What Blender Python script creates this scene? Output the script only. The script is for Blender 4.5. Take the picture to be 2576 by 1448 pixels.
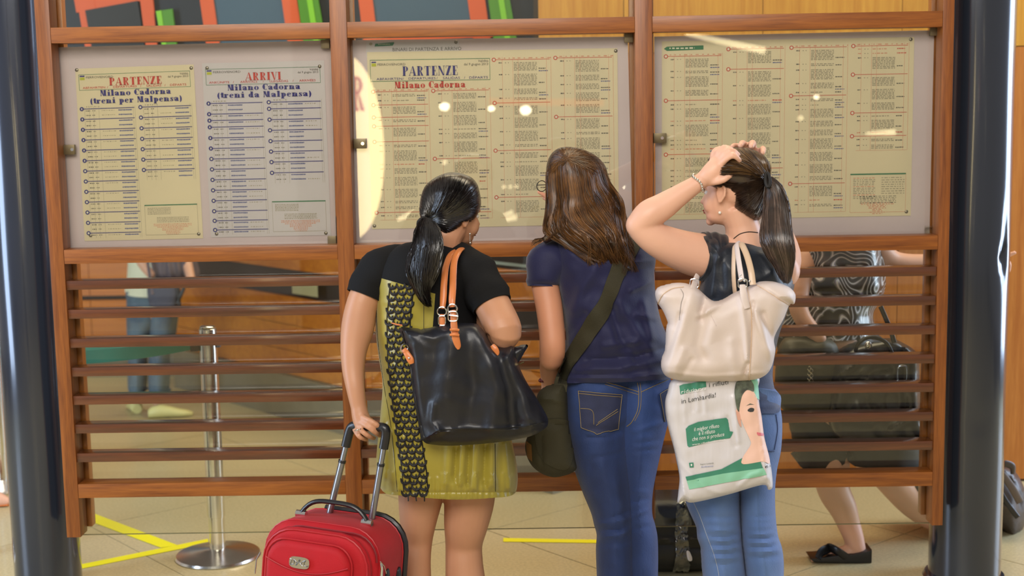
import bpy, bmesh, math, random
import numpy as np
from mathutils import Vector, Matrix, noise
from mathutils.bvhtree import BVHTree
from mathutils.geometry import delaunay_2d_cdt
random.seed(7); RNG = np.random.default_rng(7)
for o in list(bpy.data.objects): bpy.data.objects.remove(o, do_unlink=True)
scene = bpy.context.scene; COL = scene.collection
R_ = math.radians
# ---------------------------------------------------------------- camera
FPX, EYE = 3500.0, 1.72
PITCH, ROLL, YAW = R_(7.4917), R_(-1.036), R_(-0.7868)
D0 = 4.65                                  # distance of the screen's front plane
FW = Vector((math.sin(YAW)*math.cos(PITCH), math.cos(YAW)*math.cos(PITCH), -math.sin(PITCH)))
_R = Vector((math.cos(YAW), -math.sin(YAW), 0)); _U = _R.cross(FW)
RT = math.cos(ROLL)*_R + math.sin(ROLL)*_U
UP = -math.sin(ROLL)*_R + math.cos(ROLL)*_U
EYEP = Vector((0, 0, EYE))
cam = bpy.data.objects.new('camera', bpy.data.cameras.new('camera')); COL.objects.link(cam)
cam.matrix_world = Matrix.Translation(EYEP) @ Matrix((RT, UP, -FW)).transposed().to_4x4()
cam.data.sensor_width = 36; cam.data.lens = FPX/2576*36
cam.data.clip_start = .05; cam.data.clip_end = 100
cam.data.dof.use_dof = True; cam.data.dof.focus_distance = 4.15; cam.data.dof.aperture_fstop = 2.6
scene.camera = cam
# ---------------------------------------------------------------- world, lamps, exposure
w = bpy.data.worlds.new('hall_light'); scene.world = w; w.use_nodes = True
w.node_tree.nodes['Background'].inputs[0].default_value = (1.0, .93, .84, 1)
w.node_tree.nodes['Background'].inputs[1].default_value = .42
def area(name, loc, tgt, sx, sy, power, col):
    l = bpy.data.lights.new(name, 'AREA'); l.shape = 'RECTANGLE'; l.size = sx; l.size_y = sy
    l.energy = power; l.color = col
    o = bpy.data.objects.new(name, l); COL.objects.link(o); o.location = loc
    o.rotation_euler = (Vector(tgt)-Vector(loc)).to_track_quat('-Z', 'Y').to_euler(); return o
area('hall_ceiling_lamp', (-.7, .0, 3.7), (-.0, 4.4, 1.1), 3.5, 1.8, 205, (1, .94, .86))
area('far_ceiling_lamp', (0.2, 6.6, 4.3), (0, 6.4, 0), 5, 2.0, 230, (1, .84, .58))
area('left_daylight', (-4.3, 3.3, 2.0), (-1.6, 4.9, 1.3), 1.0, 3.6, 150, (.60, .76, 1))
area('right_daylight', (4.6, 5.6, 2.0), (1.6, 4.7, 1.3), 1.5, 3.6, 210, (.60, .76, 1))
scene.view_settings.view_transform = 'Standard'; scene.view_settings.look = 'None'
scene.view_settings.gamma = 1; scene.view_settings.use_curve_mapping = False
scene.view_settings.exposure = -0.15
# ---------------------------------------------------------------- helpers
def ray(px, py): return (FW + RT*((px-1288)/FPX) + UP*((724-py)/FPX))
def P(px, py, Y):
    d = ray(px, py); return EYEP + d*(Y/d.y)
def PZ(px, py, z=0.):
    d = ray(px, py); return EYEP + d*((z-EYE)/d.z)
def px_of(p):
    d = Vector(p)-EYEP; z = d.dot(FW); return 1288+FPX*d.dot(RT)/z, 724-FPX*d.dot(UP)/z
def mpp(Y): return Y/ray(1288, 724).y/FPX      # metres per pixel at distance Y
def L(c):                                      # sRGB 0..255 -> linear
    return tuple((x/255/12.92 if x/255 <= .04045 else ((x/255+.055)/1.055)**2.4) for x in c)
def mat(name, col, rough=.5, metal=0., spec=.5, coat=0., sheen=0., sss=0., emit=None, es=0., var=0., vscale=8., bump=0., bscale=60., trans=0., stretch=None, alpha=1., col2=None, aniso=0., cr=.08):
    m = bpy.data.materials.new(name); m.use_nodes = True; nt = m.node_tree; b = nt.nodes['Principled BSDF']
    I = b.inputs
    I['Base Color'].default_value = (*L(col), 1); I['Roughness'].default_value = rough; I['Metallic'].default_value = metal
    I['Specular IOR Level'].default_value = spec; I['Coat Weight'].default_value = coat; I['Coat Roughness'].default_value = cr
    I['Sheen Weight'].default_value = sheen; I['Transmission Weight'].default_value = trans; I['Alpha'].default_value = alpha
    I['Anisotropic'].default_value = aniso
    if sss: I['Subsurface Weight'].default_value = sss; I['Subsurface Radius'].default_value = (.012, .005, .003); I['Subsurface Scale'].default_value = 1.
    if emit: I['Emission Color'].default_value = (*L(emit), 1); I['Emission Strength'].default_value = es
    if var or bump or col2:
        tc = nt.nodes.new('ShaderNodeTexCoord'); mp = nt.nodes.new('ShaderNodeMapping'); nt.links.new(tc.outputs['Object'], mp.inputs[0])
        if stretch: mp.inputs['Scale'].default_value = stretch
    if var or col2:
        n = nt.nodes.new('ShaderNodeTexNoise'); n.inputs['Scale'].default_value = vscale; n.inputs['Detail'].default_value = 6
        nt.links.new(mp.outputs[0], n.inputs[0])
        mx = nt.nodes.new('ShaderNodeMix'); mx.data_type = 'RGBA'
        cr_ = nt.nodes.new('ShaderNodeValToRGB'); cr_.color_ramp.elements[0].position = .32; cr_.color_ramp.elements[1].position = .68
        nt.links.new(n.outputs[0], cr_.inputs[0]); nt.links.new(cr_.outputs[0], mx.inputs[0])
        a = L(col); c2 = L(col2) if col2 else tuple(x*(1-var) for x in a)
        mx.inputs[6].default_value = (*a, 1) if col2 else (*[min(1, x*(1+var*.5)) for x in a], 1); mx.inputs[7].default_value = (*c2, 1)
        nt.links.new(mx.outputs[2], I['Base Color'])
    if bump:
        n2 = nt.nodes.new('ShaderNodeTexNoise'); n2.inputs['Scale'].default_value = bscale; n2.inputs['Detail'].default_value = 4
        nt.links.new(mp.outputs[0], n2.inputs[0]); bp = nt.nodes.new('ShaderNodeBump'); bp.inputs['Strength'].default_value = bump; bp.inputs['Distance'].default_value = .004
        nt.links.new(n2.outputs[0], bp.inputs['Height']); nt.links.new(bp.outputs[0], I['Normal'])
    return m
def wood(name, c1, c2, axis='x', rough=.35, scale=1., coat=.25, spec=.5):
    m = bpy.data.materials.new(name); m.use_nodes = True; nt = m.node_tree; N = nt.nodes; b = N['Principled BSDF']
    tc = N.new('ShaderNodeTexCoord'); mp = N.new('ShaderNodeMapping'); nt.links.new(tc.outputs['Object'], mp.inputs[0])
    s = {'x': (1.2, 22, 22), 'z': (22, 22, 1.2), 'y': (22, 1.2, 22)}[axis]
    mp.inputs['Scale'].default_value = [v*scale for v in s]
    n = N.new('ShaderNodeTexNoise'); n.inputs['Scale'].default_value = 2.2; n.inputs['Detail'].default_value = 8; n.inputs['Distortion'].default_value = .6
    nt.links.new(mp.outputs[0], n.inputs[0])
    n3 = N.new('ShaderNodeTexNoise'); n3.inputs['Scale'].default_value = 14; n3.inputs['Detail'].default_value = 3; nt.links.new(mp.outputs[0], n3.inputs[0])
    ad = N.new('ShaderNodeMath'); ad.operation = 'MULTIPLY_ADD'; ad.inputs[1].default_value = .45
    nt.links.new(n3.outputs[0], ad.inputs[0]); nt.links.new(n.outputs[0], ad.inputs[2])
    cr = N.new('ShaderNodeValToRGB'); cr.color_ramp.elements[0].position = .48; cr.color_ramp.elements[1].position = .95
    cr.color_ramp.elements[0].color = (*L(c1), 1); cr.color_ramp.elements[1].color = (*L(c2), 1)
    nt.links.new(ad.outputs[0], cr.inputs[0]); nt.links.new(cr.outputs[0], b.inputs['Base Color'])
    b.inputs['Roughness'].default_value = rough; b.inputs['Coat Weight'].default_value = coat; b.inputs['Coat Roughness'].default_value = .15
    b.inputs['Specular IOR Level'].default_value = spec
    bp = N.new('ShaderNodeBump'); bp.inputs['Strength'].default_value = .12; bp.inputs['Distance'].default_value = .002
    nt.links.new(ad.outputs[0], bp.inputs['Height']); nt.links.new(bp.outputs[0], b.inputs['Normal'])
    return m
def glass(name, tint=(215, 225, 205), refl=.07, rough=0.):
    m = bpy.data.materials.new(name); m.use_nodes = True; nt = m.node_tree; N = nt.nodes; N.remove(N['Principled BSDF'])
    out = N['Material Output']; t = N.new('ShaderNodeBsdfTransparent'); t.inputs[0].default_value = (*L(tint), 1)
    g = N.new('ShaderNodeBsdfGlossy'); g.inputs['Roughness'].default_value = rough; mx = N.new('ShaderNodeMixShader')
    f = N.new('ShaderNodeFresnel'); f.inputs[0].default_value = 1.5; ma = N.new('ShaderNodeMath'); ma.operation = 'MULTIPLY'; ma.inputs[1].default_value = refl/.04
    ma.use_clamp = True
    nt.links.new(f.outputs[0], ma.inputs[0]); nt.links.new(ma.outputs[0], mx.inputs[0])
    nt.links.new(t.outputs[0], mx.inputs[1]); nt.links.new(g.outputs[0], mx.inputs[2]); nt.links.new(mx.outputs[0], out.inputs[0])
    return m
class MB:
    def __init__(s): s.v = []; s.f = []
    def add(s, vs, fs):
        o = len(s.v); s.v += [tuple(v) for v in vs]; s.f += [tuple(i+o for i in f) for f in fs]; return s
    def box(s, a, b):
        (x0, y0, z0), (x1, y1, z1) = a, b
        return s.hexa([(x0, y0, z0), (x1, y0, z0), (x1, y1, z0), (x0, y1, z0), (x0, y0, z1), (x1, y0, z1), (x1, y1, z1), (x0, y1, z1)])
    def hexa(s, v): return s.add(v, [(0, 3, 2, 1), (4, 5, 6, 7), (0, 1, 5, 4), (1, 2, 6, 5), (2, 3, 7, 6), (3, 0, 4, 7)])
    def slab(s, quad, n, t):                # quad: 4 points, extruded by t along n
        q = [Vector(p) for p in quad]; n = Vector(n).normalized()*t
        return s.hexa(q+[p+n for p in q])
    def prism(s, poly, n):                  # closed polygon of points extruded by vector n
        q = [Vector(p) for p in poly]; n = Vector(n); k = len(q)
        return s.add(q+[p+n for p in q], [tuple(range(k))[::-1], tuple(range(k, 2*k))]+[(i, (i+1) % k, k+(i+1) % k, k+i) for i in range(k)])
    def tube(s, pts, rad, n=10, rz=None, cap=True, up=(0, 0, 1), closed=False):
        pts = [Vector(p) for p in pts]; k = len(pts)
        if not hasattr(rad, '__len__'): rad = [rad]*k
        if rz is None: rz = rad
        elif not hasattr(rz, '__len__'): rz = [rz]*k
        vs = []; up = Vector(up); u = None
        for i, p in enumerate(pts):
            if closed: t = pts[(i+1) % k]-pts[i-1]
            else: t = pts[min(i+1, k-1)]-pts[max(i-1, 0)]
            t.normalize()
            if u is None:
                u = t.cross(up)
                if u.length < 1e-3: u = t.cross(Vector((1, 0, 0)))
            u = (u-t*u.dot(t)).normalized(); v = t.cross(u)
            for j in range(n):
                a = 2*math.pi*j/n; vs.append(p+u*(math.cos(a)*rad[i])+v*(math.sin(a)*rz[i]))
        fs = [(i*n+j, i*n+(j+1) % n, (i+1)*n+(j+1) % n, (i+1)*n+j) for i in range(k-1) for j in range(n)]
        if closed: fs += [((k-1)*n+j, (k-1)*n+(j+1) % n, (j+1) % n, j) for j in range(n)]
        elif cap: fs += [tuple(range(n))[::-1], tuple(range((k-1)*n, k*n))]
        return s.add(vs, fs)
    def cyl(s, p0, p1, r, n=20, r2=None): return s.tube([p0, p1], [r, r if r2 is None else r2], n)
    def ell(s, c, r, M=None, n=14, m=9):
        c = Vector(c); vs = []
        for i in range(m+1):
            th = math.pi*i/m
            for j in range(n):
                a = 2*math.pi*j/n; p = Vector((r[0]*math.sin(th)*math.cos(a), r[1]*math.sin(th)*math.sin(a), r[2]*math.cos(th)))
                vs.append(c+(M @ p if M is not None else p))
        return s.add(vs, [(i*n+j, (i+1)*n+j, (i+1)*n+(j+1) % n, i*n+(j+1) % n) for i in range(m) for j in range(n)])
    def limb(s, pts, n=26):                 # (px, py, Y, width px)
        pts = interp(pts, max(2, len(pts)*4-3))
        q = [P(a[0], a[1], a[2]) for a in pts]; r = [a[3]/2*mpp(a[2]) for a in pts]
        s.tube(q, r, n); s.ell(q[0], (r[0],)*3, n=22, m=14); s.ell(q[-1], (r[-1],)*3, n=22, m=14); return s
    def lathe(s, c, prof, n=24, M=None):
        vs = []; c = Vector(c)
        for r, z in prof:
            for j in range(n):
                a = 2*math.pi*j/n; p = Vector((r*math.cos(a), r*math.sin(a), z)); vs.append(c+(M @ p if M is not None else p))
        k = len(prof)
        return s.add(vs, [(i*n+j, i*n+(j+1) % n, (i+1)*n+(j+1) % n, (i+1)*n+j) for i in range(k-1) for j in range(n)]+[tuple(range(n))[::-1], tuple(range((k-1)*n, k*n))])
    def build(s, name, m, parent=None, smooth=True, angle=40, remesh=0, smooth_it=5, bevel=0, keep=False):
        me = bpy.data.meshes.new(name); me.from_pydata(s.v, [], s.f); me.update()
        if remesh or bevel:
            bm = bmesh.new(); bm.from_mesh(me)
            bmesh.ops.recalc_face_normals(bm, faces=bm.faces); bm.to_mesh(me); bm.free()
        o = bpy.data.objects.new(name, me); COL.objects.link(o)
        if remesh:
            md = o.modifiers.new('r', 'REMESH'); md.mode = 'VOXEL'; md.voxel_size = remesh; md.use_smooth_shade = True
            if smooth_it: ms = o.modifiers.new('s', 'SMOOTH'); ms.iterations = smooth_it; ms.factor = .6
            dg = bpy.context.evaluated_depsgraph_get(); me2 = bpy.data.meshes.new_from_object(o.evaluated_get(dg))
            o.modifiers.clear(); o.data = me2; bpy.data.meshes.remove(me); me2.name = name; me = me2
        if bevel:
            bm = bmesh.new(); bm.from_mesh(me)
            bmesh.ops.bevel(bm, geom=[e for e in bm.edges if e.is_manifold and e.calc_face_angle(0) > .6], offset=bevel, segments=2, affect='EDGES', profile=.6)
            bm.to_mesh(me); bm.free()
        for mm in (m if isinstance(m, (list, tuple)) else [m]): me.materials.append(mm)
        if smooth:
            me.shade_smooth()
            if not remesh: me.set_sharp_from_angle(angle=R_(angle))
        if parent: o.parent = parent; o.matrix_parent_inverse = parent.matrix_world.inverted() if False else Matrix.Translation(-parent.location)
        return o
def tag(o, label=None, cat=None, group=None, kind=None):
    if label: o['label'] = label
    if cat: o['category'] = cat
    if group: o['group'] = group
    if kind: o['kind'] = kind
    return o
def thing(name, label, cat, loc=(0, 0, 0), group=None):
    o = bpy.data.objects.new(name, None); COL.objects.link(o); o.location = loc; o.empty_display_size = .1
    return tag(o, label, cat, group)
def adopt(o, parent):
    o.parent = parent; loc = Vector((0, 0, 0)); p = parent
    M = Matrix.Translation(p.location)
    if p.parent: M = p.parent.matrix_basis @ p.matrix_parent_inverse @ p.matrix_basis
    o.matrix_parent_inverse = M.inverted(); return o
def bvh(o):
    me = o.data; mb = o.matrix_basis
    return BVHTree.FromPolygons([v.co.copy() for v in me.vertices], [tuple(p.vertices) for p in me.polygons])
def stick(B, px, py, off=.0015, Y=None):
    d = ray(px, py).normalized(); h = B.ray_cast(EYEP, d)
    if h[0] is None:
        if Y is None: h = B.find_nearest(EYEP+d*4.2)
        else: return P(px, py, Y)-Vector((0, off, 0))
    n = h[1]
    if n.dot(d) > 0: n = -n
    return h[0]+n*off
def interp(pts, n):                            # smooth (Catmull-Rom) resample of a list of tuples
    A = np.array(pts, float); k = len(A)
    if k == 2: return [tuple(A[0]+(A[1]-A[0])*t) for t in np.linspace(0, 1, n)]
    out = []
    for t in np.linspace(0, k-1, n):
        i = min(int(t), k-2); u = t-i; p0 = A[max(i-1, 0)]; p1 = A[i]; p2 = A[i+1]; p3 = A[min(i+2, k-1)]
        out.append(tuple(.5*((2*p1)+(-p0+p2)*u+(2*p0-5*p1+4*p2-p3)*u*u+(-p0+3*p1-3*p2+p3)*u**3)))
    return out
def seam(B, pts, r=.001, off=.0008, n=24, mb=None, sides=4):
    q = [stick(B, x, y, off) for x, y in interp(pts, n)]
    mb = mb or MB(); mb.tube(q, r, sides); return mb
def poly_dist(Q, poly):                        # distance of points Q to closed polyline
    A = np.array(poly, float); Bn = np.roll(A, -1, 0); d = np.full(len(Q), 1e9)
    for a, b in zip(A, Bn):
        ab = b-a; t = np.clip(((Q-a)@ab)/max(ab@ab, 1e-9), 0, 1); d = np.minimum(d, np.linalg.norm(Q-(a+t[:, None]*ab), axis=1))
    return d
def line_dist(Q, pl):
    A = np.array(pl, float); d = np.full(len(Q), 1e9)
    for a, b in zip(A[:-1], A[1:]):
        ab = b-a; t = np.clip(((Q-a)@ab)/max(ab@ab, 1e-9), 0, 1); d = np.minimum(d, np.linalg.norm(Q-(a+t[:, None]*ab), axis=1))
    return d
def inside(Q, poly):
    A = np.array(poly, float); x, y = Q[:, 0], Q[:, 1]; c = np.zeros(len(Q), bool); j = len(A)-1
    for i in range(len(A)):
        xi, yi = A[i]; xj, yj = A[j]
        with np.errstate(divide='ignore', invalid='ignore'):
            c ^= ((yi > y) != (yj > y)) & (x < (xj-xi)*(y-yi)/(yj-yi+1e-12)+xi)
        j = i
    return c
def dens(poly, step, smooth=True):
    A = list(poly); k = len(A); out = []
    for i in range(k):
        p0, p1, p2, p3 = [np.array(A[(i+q) % k], float) for q in (-1, 0, 1, 2)]
        m = max(1, int(np.linalg.norm(p2-p1)/step))
        for t in range(m):
            u = t/m
            if smooth: out.append(tuple(.5*((2*p1)+(-p0+p2)*u+(2*p0-5*p1+4*p2-p3)*u*u+(-p0+3*p1-3*p2+p3)*u**3)))
            else: out.append(tuple(p1+(p2-p1)*u))
    return out
def pillow(poly, Y, T, R, step=6, folds=(), rough=0., rs=40., back=None, mb=None, smooth=True, Yf=None, flat=1., hem=None):
    """Closed soft body: outline in pixels at distance Y (or Yf(x,y)), half thickness T, rounding radius R px.
       folds: (polyline, width px, depth m) ridges (+) or valleys (-)."""
    bd = dens(poly, step, smooth); B2 = np.array(bd)
    x0, y0 = B2.min(0); x1, y1 = B2.max(0)
    gx, gy = np.meshgrid(np.arange(x0+step*.5, x1, step), np.arange(y0+step*.5, y1, step*.9))
    gx[::2] += step*.5; G = np.stack([gx.ravel(), gy.ravel()], 1)
    G = G[inside(G, bd)]; G = G[poly_dist(G, bd) > step*.55]
    nb = len(bd); pts = [Vector(p) for p in bd]+[Vector(p) for p in G]
    vs, es, fs, *_ = delaunay_2d_cdt(pts, [(i, (i+1) % nb) for i in range(nb)], [], 1, 1e-6)
    Q = np.array([tuple(v) for v in vs]); d = poly_dist(Q, bd)
    cen = np.array([Q[list(f)].mean(0) for f in fs]); ok = inside(cen, bd)
    fs = [tuple(f) for f, k in zip(fs, ok) if k]
    da = d
    if hem:
        A_ = np.array(bd); d = np.full(len(Q), 1e9)
        for i in range(nb):
            a, b = A_[i], A_[(i+1) % nb]
            if hem(*((a+b)/2)): continue
            ab = b-a; t = np.clip(((Q-a)@ab)/max(ab@ab, 1e-9), 0, 1); d = np.minimum(d, np.linalg.norm(Q-(a+t[:, None]*ab), axis=1))
    u = np.clip(d/R, 0, 1); g = np.sqrt(np.clip(1-(1-u)**2, 0, 1))**flat
    dz = np.zeros(len(Q))
    for pl, wd, dp in folds: dz += dp*np.exp(-(line_dist(Q, pl)/wd)**2)
    if rough: dz += np.array([noise.noise(Vector((q[0]/rs, q[1]/rs, R*.37)))*rough for q in Q])
    dz *= np.clip(d/(step*2.5), 0, 1)
    bnd = d < 1e-3; idx = {}; V = []; Tb = T if back is None else back
    Yq = [Yf(*q) if Yf else Y for q in Q]
    for i, q in enumerate(Q): V.append(P(q[0], q[1], Yq[i]-T*g[i]-dz[i]) if not bnd[i] else P(q[0], q[1], Yq[i]))
    off = len(Q); bi = {}
    for i, q in enumerate(Q):
        if bnd[i]: bi[i] = i
        else:
            base = P(q[0], q[1], Yq[i]-T*g[i]); bi[i] = len(V); V.append(Vector((base.x, Yq[i]+Tb*g[i], base.z)))
    F = []
    for f in fs:
        a = Q[list(f)]; ar = np.cross(a[1]-a[0], a[2]-a[0]); f2 = f if ar > 0 else f[::-1]
        F.append(f2[::-1]); F.append(tuple(bi[i] for i in f2))
    if hem:
        for i in range(nb):
            j = (i+1) % nb
            if hem(*((np.array(bd[i])+np.array(bd[j]))/2)): F.append((i, j, bi[j], bi[i]))
    F = [tuple(dict.fromkeys(f)) for f in F]; F = [f for f in F if len(f) > 2]
    mb = mb or MB(); mb.add(V, F); return mb
def patch(B, poly, off=.0012, step=6, smooth=False, mb=None):   # a thin skin following the surface under an outline
    bd = dens(poly, step, smooth); B2 = np.array(bd); x0, y0 = B2.min(0); x1, y1 = B2.max(0)
    gx, gy = np.meshgrid(np.arange(x0+step*.5, x1, step), np.arange(y0+step*.5, y1, step)); G = np.stack([gx.ravel(), gy.ravel()], 1)
    if len(G): G = G[inside(G, bd)]
    if len(G): G = G[poly_dist(G, bd) > step*.5]
    nb = len(bd); pts = [Vector(p) for p in bd]+[Vector(p) for p in G]
    vs, es, fs, *_ = delaunay_2d_cdt(pts, [(i, (i+1) % nb) for i in range(nb)], [], 1, 1e-6)
    Q = np.array([tuple(v) for v in vs]); cen = np.array([Q[list(f)].mean(0) for f in fs]); ok = inside(cen, bd)
    V = [stick(B, q[0], q[1], off) for q in Q]; mb = mb or MB()
    F = []
    for f, k in zip(fs, ok):
        if k:
            a = Q[list(f)]; F.append(tuple(f)[::-1] if np.cross(a[1]-a[0], a[2]-a[0]) > 0 else tuple(f))
    mb.add(V, F); return mb
# ================================================================ materials of the place
M = {}
M['frame'] = wood('oiled_teak', (168, 98, 34), (118, 62, 20), 'x', rough=.4, coat=.12)
M['frame_v'] = wood('oiled_teak_upright', (160, 92, 34), (110, 56, 18), 'z', rough=.4, coat=.12)
M['slat'] = wood('dark_teak', (112, 58, 24), (74, 37, 15), 'x', rough=.3, coat=.9)
M['jamb'] = wood('pale_teak', (190, 120, 60), (150, 90, 45), 'z', rough=.35)
M['panel'] = wood('cherry_panel', (206, 136, 62), (176, 104, 40), 'z', rough=.4, scale=.8, coat=.1)
M['panel_y'] = wood('honey_panel', (222, 168, 66), (196, 134, 42), 'z', rough=.4, scale=.7, coat=.1)
M['counter'] = wood('counter_cherry', (214, 134, 36), (186, 106, 26), 'x', rough=.4, scale=.5, coat=.1)
M['plinth'] = mat('grey_plinth', (128, 122, 104), .55, var=.1)
M['dark'] = mat('dark_recess', (58, 48, 42), .6)
M['tile'] = mat('terrazzo', (193, 180, 140), .38, var=.16, vscale=90, coat=.12, bump=.02, bscale=300)
M['joint'] = mat('floor_joint', (120, 110, 85), .8)
M['tape'] = mat('yellow_tape', (240, 232, 30), .45)
M['steel'] = mat('brushed_steel', (232, 230, 224), .2, 1., aniso=.5)
M['chrome'] = mat('chrome', (225, 225, 225), .12, 1.)
M['column'] = mat('blue_grey_lacquered_steel', (44, 50, 64), .2, .35, coat=1., var=.2, vscale=3, stretch=(1, 1, .12), cr=.12)
M['seal'] = mat('black_seal', (22, 20, 20), .6)
M['glass'] = glass('clear_glass', (249, 249, 243), .05)
M['edge'] = mat('glass_edge', (120, 120, 84), .3)
M['board'] = mat('white_backing', (222, 206, 220), .5, var=.05, vscale=3, trans=0)
M['clip'] = mat('clip_metal', (120, 108, 82), .4, .7)
# ================================================================ floor
def ang_floor():
    a = PZ(1980, 1448); b = PZ(2275, 1342); return math.atan2(b.y-a.y, b.x-a.x), b
FA, FB = ang_floor()
fl = MB(); fl.box((-7, -3.5, -.06), (7, 14, -.012)); floor = tag(fl.build('floor', M['joint'], smooth=False), kind='structure')
tile_me = None; S = 1.18
ux, uy = Vector((math.cos(FA), math.sin(FA), 0)), Vector((-math.sin(FA), math.cos(FA), 0))
for i in range(-8, 9):
    for j in range(-8, 9):
        c = Vector((FB.x, FB.y, 0))+ux*(i+.5)*S+uy*(j+.5)*S
        if not (-5.5 < c.x < 5.5 and -2.5 < c.y < 11.5): continue
        if tile_me is None:
            b = MB(); h = S/2-.0022; b.box((-h, -h, -.014), (h, h, 0)); t = b.build('floor_tile', M['tile'], smooth=False); tile_me = t.data
        else: t = bpy.data.objects.new('floor_tile', tile_me); COL.objects.link(t)
        t.location = c+Vector((0, 0, random.uniform(-.0004, .0004))); t.rotation_euler.z = FA+random.choice((0, math.pi/2, math.pi)); t.parent = floor
# ================================================================ far walls
YW = 6.12                                             # timber wall on the right
# walls are split in tall veneered boards
wr = MB(); wr.box((.05, YW+.02, 0), (4.4, YW+.14, 3.4)); wall_right = tag(wr.build('wall_right', M['dark'], smooth=False), kind='structure')
xs = [.05, .42, 1.02, 1.62, 2.22, 2.82, 3.42, 4.02, 4.4]
for a, b_ in zip(xs[:-1], xs[1:]):
    q = MB(); q.box((a+.0015, YW, .012), (b_-.0015, YW+.022, 1.93)); q.build('wall_panel', M['panel'], wall_right, smooth=False)
    q = MB(); q.box((a+.0015, YW, 1.934), (b_-.0015, YW+.022, 3.4)); q.build('wall_panel', M['panel_y'], wall_right, smooth=False)
bk = MB(); bk.box((-5.2, 9.02, 0), (.2, 9.15, 3.4)); wall_back = tag(bk.build('wall_back', M['dark'], smooth=False), kind='structure')
for k in range(7):
    x = -5.2+k*.77
    q = MB(); q.box((x+.002, 9.0, .24), (x+.768, 9.03, .50)); q.build('wall_panel', M['counter'], wall_back, smooth=False)
    q = MB(); q.box((x+.002, 9.0, .53), (x+.768, 9.03, .86)); q.build('wall_panel', M['counter'], wall_back, smooth=False)
    q = MB(); q.box((x+.002, 9.0, .90), (x+.768, 9.03, 1.5)); q.build('wall_panel', M['panel'], wall_back, smooth=False)
q = MB(); q.box((-5.2, 8.94, 0), (-1.9, 9.03, .235)); q.build('plinth', M['plinth'], wall_back, smooth=False)
# ---- diagonal service counter
ca, cb = PZ(440, 973), PZ(1391, 1243); ca.z = cb.z = 0
cd = (cb-ca).normalized(); cn = Vector((-cd.y, cd.x, 0))
if cn.y < 0: cn = -cn
Lc = (cb-ca).length
counter = thing('service_counter', 'long orange timber service counter with grey plinth and glass top running diagonally behind the screen', 'counter', ca)
def cbox(name, s0, s1, n0, n1, z0, z1, m):
    a = ca+cd*s0+cn*n0; b_ = ca+cd*s1+cn*n0; q = MB(); q.hexa([a+Vector((0, 0, z0)), b_+Vector((0, 0, z0)), b_+cn*(n1-n0)+Vector((0, 0, z0)), a+cn*(n1-n0)+Vector((0, 0, z0)),
        a+Vector((0, 0, z1)), b_+Vector((0, 0, z1)), b_+cn*(n1-n0)+Vector((0, 0, z1)), a+cn*(n1-n0)+Vector((0, 0, z1))])
    return q.build(name, m, counter, smooth=False)
cbox('plinth', 0, Lc, 0, .5, 0, .245, M['plinth'])
cbox('body', 0, Lc, .06, .55, .245, .86, M['dark'])
nseg = 5
for k in range(nseg):
    s0, s1 = Lc*k/nseg, Lc*(k+1)/nseg
    for z0, z1 in ((.25, .385), (.389, .53), (.534, .69)):
        cbox('board', s0+.002, s1-.002, .03, .065, z0, z1, M['counter'])
cbox('fascia', 0, Lc, .02, .08, .845, .965, M['counter'])
cbox('worktop', 0, Lc, .0, .6, .965, .985, M['counter'])
M['sill'] = mat('pale_shelf', (205, 214, 200), .3)
cbox('display_shelf', Lc*.45, Lc*.995, .02, .4, 1.0, 1.012, M['sill'])
cbox('glass_front', Lc*.45, Lc*.995, .015, .021, .985, 1.16, M['glass'])
# ---- abstract mural with tilted coloured frames, mounted above the counter
MC = {'navy': mat('mural_navy', (22, 30, 38), .5), 'orange': mat('mural_orange', (226, 96, 42), .5), 'green': mat('mural_green', (84, 150, 30), .5),
      'slate': mat('mural_slate', (62, 92, 112), .5), 'black': mat('mural_black', (26, 28, 28), .5), 'lime': mat('mural_lime', (140, 214, 50), .5)}
YM = 6.75
mural = thing('mural', 'dark abstract wall mural with tilted orange frames and green bars above the counter', 'mural', P(750, 0, YM))
def mp(poly, m, name, dy, th=.02):
    q = [P(x, y, YM-dy) for x, y in poly]; b = MB(); b.prism(q, (0, th, 0)); return b.build(name, MC[m], mural, smooth=False)
mp([(60, -260), (1342, -260), (1342, 330), (60, 330)], 'navy', 'backing', 0, .06)
mp([(183, -60), (228, -60), (262, 165), (222, 165)], 'orange', 'tilted_bar', .03)
mp([(183, -20), (345, -62), (355, 2), (192, 32)], 'orange', 'tilted_bar', .028)
mp([(345, -60), (378, -60), (400, 160), (372, 160)], 'orange', 'tilted_bar', .032)
mp([(214, 26), (346, 2), (366, 130), (236, 150)], 'black', 'dark_square', .034)
mp([(392, 28), (433, 22), (450, 160), (415, 160)], 'green', 'green_bar', .036)
mp([(392, 28), (405, 26), (425, 160), (415, 160)], 'lime', 'green_bar_highlight', .04, .01)  # lime strips paint the highlight onto the green bars
mp([(494, -60), (528, -60), (560, 165), (526, 165)], 'orange', 'tilted_bar', .03)
mp([(524, -60), (700, -60), (735, 165), (556, 165)], 'slate', 'slate_square', .02)
mp([(700, -60), (738, -60), (772, 165), (732, 165)], 'orange', 'tilted_bar', .03)
mp([(740, -60), (790, -60), (830, 165), (772, 165)], 'green', 'green_bar', .036)
mp([(762, -60), (776, -60), (812, 165), (798, 165)], 'lime', 'green_bar_highlight', .04, .01)
mp([(895, -60), (930, -60), (962, 200), (925, 200)], 'orange', 'tilted_bar', .03)
mp([(928, -60), (1170, -60), (1200, 200), (960, 200)], 'slate', 'slate_square', .02)
mp([(930, 88), (1240, 74), (1240, 92), (930, 106)], 'orange', 'tilted_bar', .036)
mp([(1168, -60), (1212, -60), (1248, 200), (1204, 200)], 'orange', 'tilted_bar', .03)
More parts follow.
